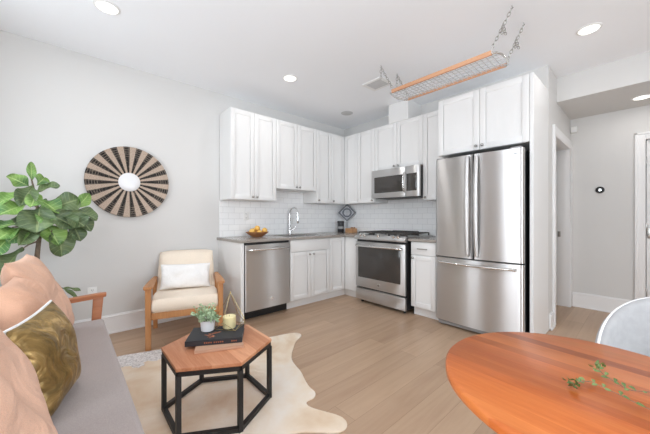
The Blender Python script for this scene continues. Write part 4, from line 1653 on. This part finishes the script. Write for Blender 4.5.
mb.grid(back_fn(1), 26, 20)
mb.grid(back_fn(-1), 26, 20)
mb.build('backrest', M['cream'], root, smooth=60)
mb = MB()
mb.box((-0.40, -0.24, 0.36), (-0.27, 0.24, 0.40), 0.004)
mb.build('back_rail', M['oak'], root)
Mx = Matrix.Translation(Vector(o)) @ Matrix.Rotation(R(-16), 4, 'Z')
lp = pillow('lumbar_pillow', 'white rectangular lumbar pillow resting against the back of the cream armchair', (0, 0, 0), (1, 0, 0.4), 0.47, 0.255, 0.125, M['whitecloth'], 0, 21, 0.006, 0.08)
lp.matrix_world = Mx @ pose((-0.095, -0.005, 0.560), (1, 0, 0.38), R(-1.5))

# ---------------------------------------------------------------- hexagonal table
o = (1.815, -2.975, 0.0085)
hexa = thing('hexagonal_coffee_table', 'hexagonal wood-topped coffee table with a black metal frame on the cowhide', 'coffee table', o, R(-0.6))
HX = [(0.325 * math.cos(PI / 3 * k), 0.325 * math.sin(PI / 3 * k)) for k in range(6)]
zt0, zt1 = 0.357, 0.377
mb = MB()
mb.prism(HX, zt0, zt1, bev=0.003)
mb.build('tabletop', M['acacia'], hexa)
ins = [(x * 0.955, y * 0.955) for x, y in HX]
for (x, y) in ins:
    MB().box((x - 0.0125, y - 0.0125, 0.0), (x + 0.0125, y + 0.0125, zt0 - 0.0255), 0.001, 1).build('leg', M['blackmetal'], hexa)
for z, nm in ((0.0125, 'bottom_rail'), (zt0 - 0.013, 'top_rail')):
    mb = MB()
    for i in range(6):
        a, b = Vector((*ins[i], z)), Vector((*ins[(i + 1) % 6], z))
        mb.bar(a, b, 0.024, 0.024)
    mb.build(nm, M['blackmetal'], hexa)
ZTOP = 0.0085 + zt1 + 0.0006


def book(name, label, c, rz, L, W, T, mat, foil=False):
    root = thing(name, label, 'book', c, rz)
    MB().box((-L / 2 + 0.004, -W / 2 + 0.006, 0.003), (L / 2 - 0.004, W / 2 - 0.003, T - 0.003)).build('pages', M['pages'], root)
    mb = MB()
    mb.box((-L / 2, -W / 2, 0), (L / 2, W / 2, 0.003), 0.0008, 1)
    mb.box((-L / 2, -W / 2, T - 0.003), (L / 2, W / 2, T), 0.0008, 1)
    mb.box((-L / 2, -W / 2, 0), (L / 2, -W / 2 + 0.005, T), 0.0012, 1)
    mb.build('cover', mat, root)
    if foil:
        mb = MB()
        rr = random.Random(2)
        for k in range(9):
            x = -0.055 + k * 0.012 + (0.006 if k > 3 else 0)
            mb.box((x, -W / 2 - 0.0006, T * 0.36), (x + 0.007, -W / 2 + 0.0002, T * 0.62))
        for k in range(3):
            mb.box((0.10 + k * 0.012, -W / 2 - 0.0006, T * 0.36), (0.108 + k * 0.012, -W / 2 + 0.0002, T * 0.6))
        pts = [(-0.03 + 0.05 * math.sin(t * 1.3) * (t / 8), -0.085 + 0.013 * t, T + 0.0004) for t in [i * 0.4 for i in range(18)]]
        mb.tube(pts, 0.0011, 5)
        for i in range(2, 17, 2):
            p = Vector(pts[i])
            for sg in (-1, 1):
                mb.tube([p, p + Vector((sg * 0.012, 0.010, 0)), p + Vector((sg * 0.02, 0.008, 0))], [0.001, 0.0014, 0.0006], 5)
        mb.build('foil_lettering', M['copper'], root)
    return root


book('book', 'tan kraft-covered book under the charcoal book on the hexagonal table', (1.842, -2.975, ZTOP), R(66), 0.27, 0.19, 0.016, M['kraft'])
book('book', 'thick charcoal book with copper lettering on the hexagonal table', (1.765, -2.965, ZTOP + 0.0166), R(60), 0.325, 0.225, 0.030, M['bookblack'], True)
ZBK = ZTOP + 0.0166 + 0.030 + 0.0015

# small plant in a white pot
o = (1.690, -2.995, ZBK)
root = thing('potted_succulent', 'small sage-green plant in a white pot on the charcoal book', 'plant', o)
MB().lathe([(0, 0), (0.036, 0), (0.040, 0.003), (0.047, 0.070), (0.043, 0.070), (0.040, 0.055), (0, 0.055)], n=28).build('pot', M['ceramic'], root)
MB().lathe([(0, 0.0555), (0.0395, 0.0555), (0.036, 0.061), (0, 0.064)], n=20).build('soil', M['soil'], root)
mb = MB()
st = MB()
rr = random.Random(8)
for k in range(54):
    a = rr.uniform(0, 2 * PI)
    el = rr.uniform(0.12, 1.45)
    L = rr.uniform(0.065, 0.118) * (1.0 if el < 1.0 else 0.95)
    if abs(a - R(73)) < R(55) and el < 1.1:
        L *= 0.5
    d = Vector((math.cos(a) * math.cos(el), math.sin(a) * math.cos(el), math.sin(el)))
    b0 = Vector((0.02 * math.cos(a), 0.02 * math.sin(a), 0.062))
    mid = b0 + d * L * 0.55 + Vector((0, 0, 0.012))
    tip = b0 + d * L + Vector((0, 0, -0.004))
    st.tube([b0, mid, tip], [0.0016, 0.0012, 0.0008], 5)
    for q in range(9):
        f_ = 0.35 + 0.65 * q / 8
        p = b0.lerp(mid, f_ / 0.55) if f_ < 0.55 else mid.lerp(tip, (f_ - 0.55) / 0.45)
        s_ = Vector((rr.uniform(-1, 1), rr.uniform(-1, 1), rr.uniform(-0.4, 1))).normalized()
        leaf(mb, p, p + s_ * rr.uniform(0.014, 0.022), s_.orthogonal(), 0.013, 0.1, 0.2, nl=4, nw=3)
st.build('stem', M['sage'], root)
mb.build('foliage', M['sage'], root, smooth=60, clean=False, recalc=False)

# wire terrarium with a candle in it
o = (1.725, -2.858, ZBK)
root = thing('wire_candle_holder', 'geometric brass wire candle holder on the charcoal book', 'candle holder', o, R(38))
B = [Vector((sx * 0.072, sy * 0.072, 0.003)) for sx, sy in ((-1, -1), (1, -1), (1, 1), (-1, 1))]
Wd = [Vector((sx * 0.100, sy * 0.100, 0.058)) for sx, sy in ((-1, 0), (0, -1), (1, 0), (0, 1))]
ap = Vector((0, 0, 0.225))
mb = MB()
for i in range(4):
    mb.tube([B[i], B[(i + 1) % 4]], 0.0019, 6)
for wv, (i, j) in zip(Wd, ((0, 3), (0, 1), (1, 2), (2, 3))):
    mb.tube([B[i], wv], 0.0019, 6)
    mb.tube([B[j], wv], 0.0019, 6)
    mb.tube([wv, ap], 0.0019, 6)
mb.sphere(ap + Vector((0, 0, 0.004)), 0.006, 10, 6)
mb.build('wire_frame', M['brass'], root)
o = (1.735, -2.870, ZBK + 0.0005)
root = thing('pillar_candle', 'short cream pillar candle inside the wire holder', 'candle', o)
MB().lathe([(0, 0), (0.040, 0), (0.0415, 0.002), (0.0415, 0.072), (0.038, 0.075), (0.012, 0.071), (0, 0.0705)], n=32).build('wax', M['candle'], root)
MB().cyl((0, 0, 0.0705), (0.001, 0, 0.082), 0.0012, 0.001, 6).build('wick', M['black'], root)

# ---------------------------------------------------------------- dining table
tcx, tcy, tz, tr = 3.503, -2.660, 0.730, 0.357
o = (tcx, tcy, 0)
root = thing('round_dining_table', 'round orange-brown butcher-block dining table in the near corner', 'table', o, R(-4))
mb = MB()
mb.lathe([(0, tz - 0.030), (tr - 0.006, tz - 0.030), (tr, tz - 0.024), (tr, tz - 0.006), (tr - 0.006, tz), (0, tz)], n=120)
mb.build('tabletop', M['butcher'], root, smooth=50)
mb = MB()
mb.lathe([(0, 0.10), (0.035, 0.10), (0.035, 0.55), (0.05, tz - 0.045), (0.13, tz - 0.0305), (0, tz - 0.0305)], n=28)
mb.build('pedestal', M['blackmetal'], root)
mb = MB()
mb.lathe([(0, 0.0006), (0.22, 0.0006), (0.22, 0.012), (0.05, 0.035), (0.036, 0.0995), (0, 0.0995)], n=40)
mb.build('base', M['blackmetal'], root)

# trailing sprigs on the table
zt = tz + 0.0012
S1 = [(3.66, -2.605, zt + 0.012), (3.597, -2.632, zt + 0.014), (3.567, -2.647, zt + 0.010), (3.552, -2.645, zt + 0.012), (3.532, -2.630, zt + 0.014), (3.512, -2.600, zt + 0.012), (3.500, -2.565, zt + 0.010)]
S2 = [(3.66, -2.76, zt + 0.010), (3.596, -2.728, zt + 0.014), (3.575, -2.708, zt + 0.010), (3.542, -2.690, zt + 0.010), (3.512, -2.672, zt + 0.008), (3.498, -2.668, zt + 0.010), (3.481, -2.682, zt + 0.010), (3.466, -2.722, zt + 0.010)]
for nm, S, lab, sd in (('trailing_sprig', S1, 'trailing green sprig on the dining table, the one nearer the grey chair', 1), ('trailing_sprig', S2, 'trailing green sprig on the dining table, the one farther from the grey chair', 5)):
    root = thing(nm, lab, 'sprig', (S[1][0], S[1][1], zt))
    of = (S[1][0], S[1][1], zt)
    mb = MB(of)
    mb.tube(S, 0.0009, 6)
    mb.build('stem', M['bark'], root)
    mb = MB(of)
    rr = random.Random(sd)
    n_ = len(S)
    for i in range(n_ - 1):
        a, b = Vector(S[i]), Vector(S[i + 1])
        for f_ in (0.25, 0.75):
            p = a.lerp(b, f_)
            d = (b - a).normalized()
            side = Vector((-d.y, d.x, 0)) * (1 if f_ < 0.5 else -1)
            v = (side * 0.8 + d * 0.5 + Vector((0, 0, rr.uniform(-0.1, 0.6)))).normalized()
            leaf(mb, p, p + v * rr.uniform(0.013, 0.018), Vector((0.2, -0.4, 1)), 0.010, 0.1, 0.2, nl=5, nw=3)
    e = Vector(S[-1])
    for k in range(14):
        v = Vector((rr.uniform(-1, 1), rr.uniform(-1, 1), rr.uniform(0, 1.2))).normalized()
        p = e + Vector((rr.uniform(-.012, .012), rr.uniform(-.012, .012), rr.uniform(-0.004, .010)))
        leaf(mb, p, p + v * 0.014, v.orthogonal(), 0.011, 0.1, 0.2, nl=4, nw=3)
    mb.build('foliage', M['vine'], root, smooth=60, clean=False, recalc=False)

# ---------------------------------------------------------------- grey dining chair
o = (3.800, -2.165, 0)
root = thing('dining_chair', 'pale grey upholstered dining chair with a rounded back behind the round table', 'chair', o, R(4))


def shell(rad, off):
    def fn(a, b):
        th = R(205) - R(230) * a         # sweep round the back from side to side
        v = a * 2 - 1
        top = 0.845 - 0.40 * abs(v) ** 2.6
        z = 0.40 + (top - 0.40) * b
        flare = 1 + 0.10 * b
        return ((rad + off) * flare * math.cos(th), (rad * 0.95 + off) * flare * math.sin(th) , z)
    return fn


mb = MB()
sh = 44
outer = shell(0.295, 0.018)
inner = shell(0.295, -0.012)
mb.grid(outer, sh, 14)
mb.grid(inner, sh, 14)


def rim(a, b):
    p, q = Vector(outer(a, 1)), Vector(inner(a, 1))
    return p.lerp(q, b) + Vector((0, 0, 0.012 * math.sin(PI * b)))


mb.grid(rim, sh, 5)
mb.grid(lambda a, b: Vector(outer(a, 0)).lerp(Vector(inner(a, 0)), b), sh, 2)
for e_ in (0, 1):
    mb.grid(lambda a, b: Vector(outer(e_, a)).lerp(Vector(inner(e_, a)), b), 14, 2)
mb.build('backrest', M['boucle'], root, smooth=60)
mb = MB()
pts = [Vector(outer(a / 60, 1)).lerp(Vector(inner(a / 60, 1)), 0.35) + Vector((0, 0, 0.008)) for a in range(61)]
mb.tube(pts, 0.005, 8)
mb.build('piping', M['piping'], root)
mb = MB()
mb.lathe([(0, 0.36), (0.25, 0.36), (0.272, 0.375), (0.272, 0.43), (0.25, 0.458), (0, 0.465)], n=48)
mb.build('seat', M['boucle'], root)
for sx, sy in ((-1, -1), (1, -1), (1, 1), (-1, 1)):
    MB().tube([(sx * 0.23, sy * 0.23, 0.004), (sx * 0.17, sy * 0.17, 0.36)], [0.010, 0.017], 12).build('leg', M['oak'], root)
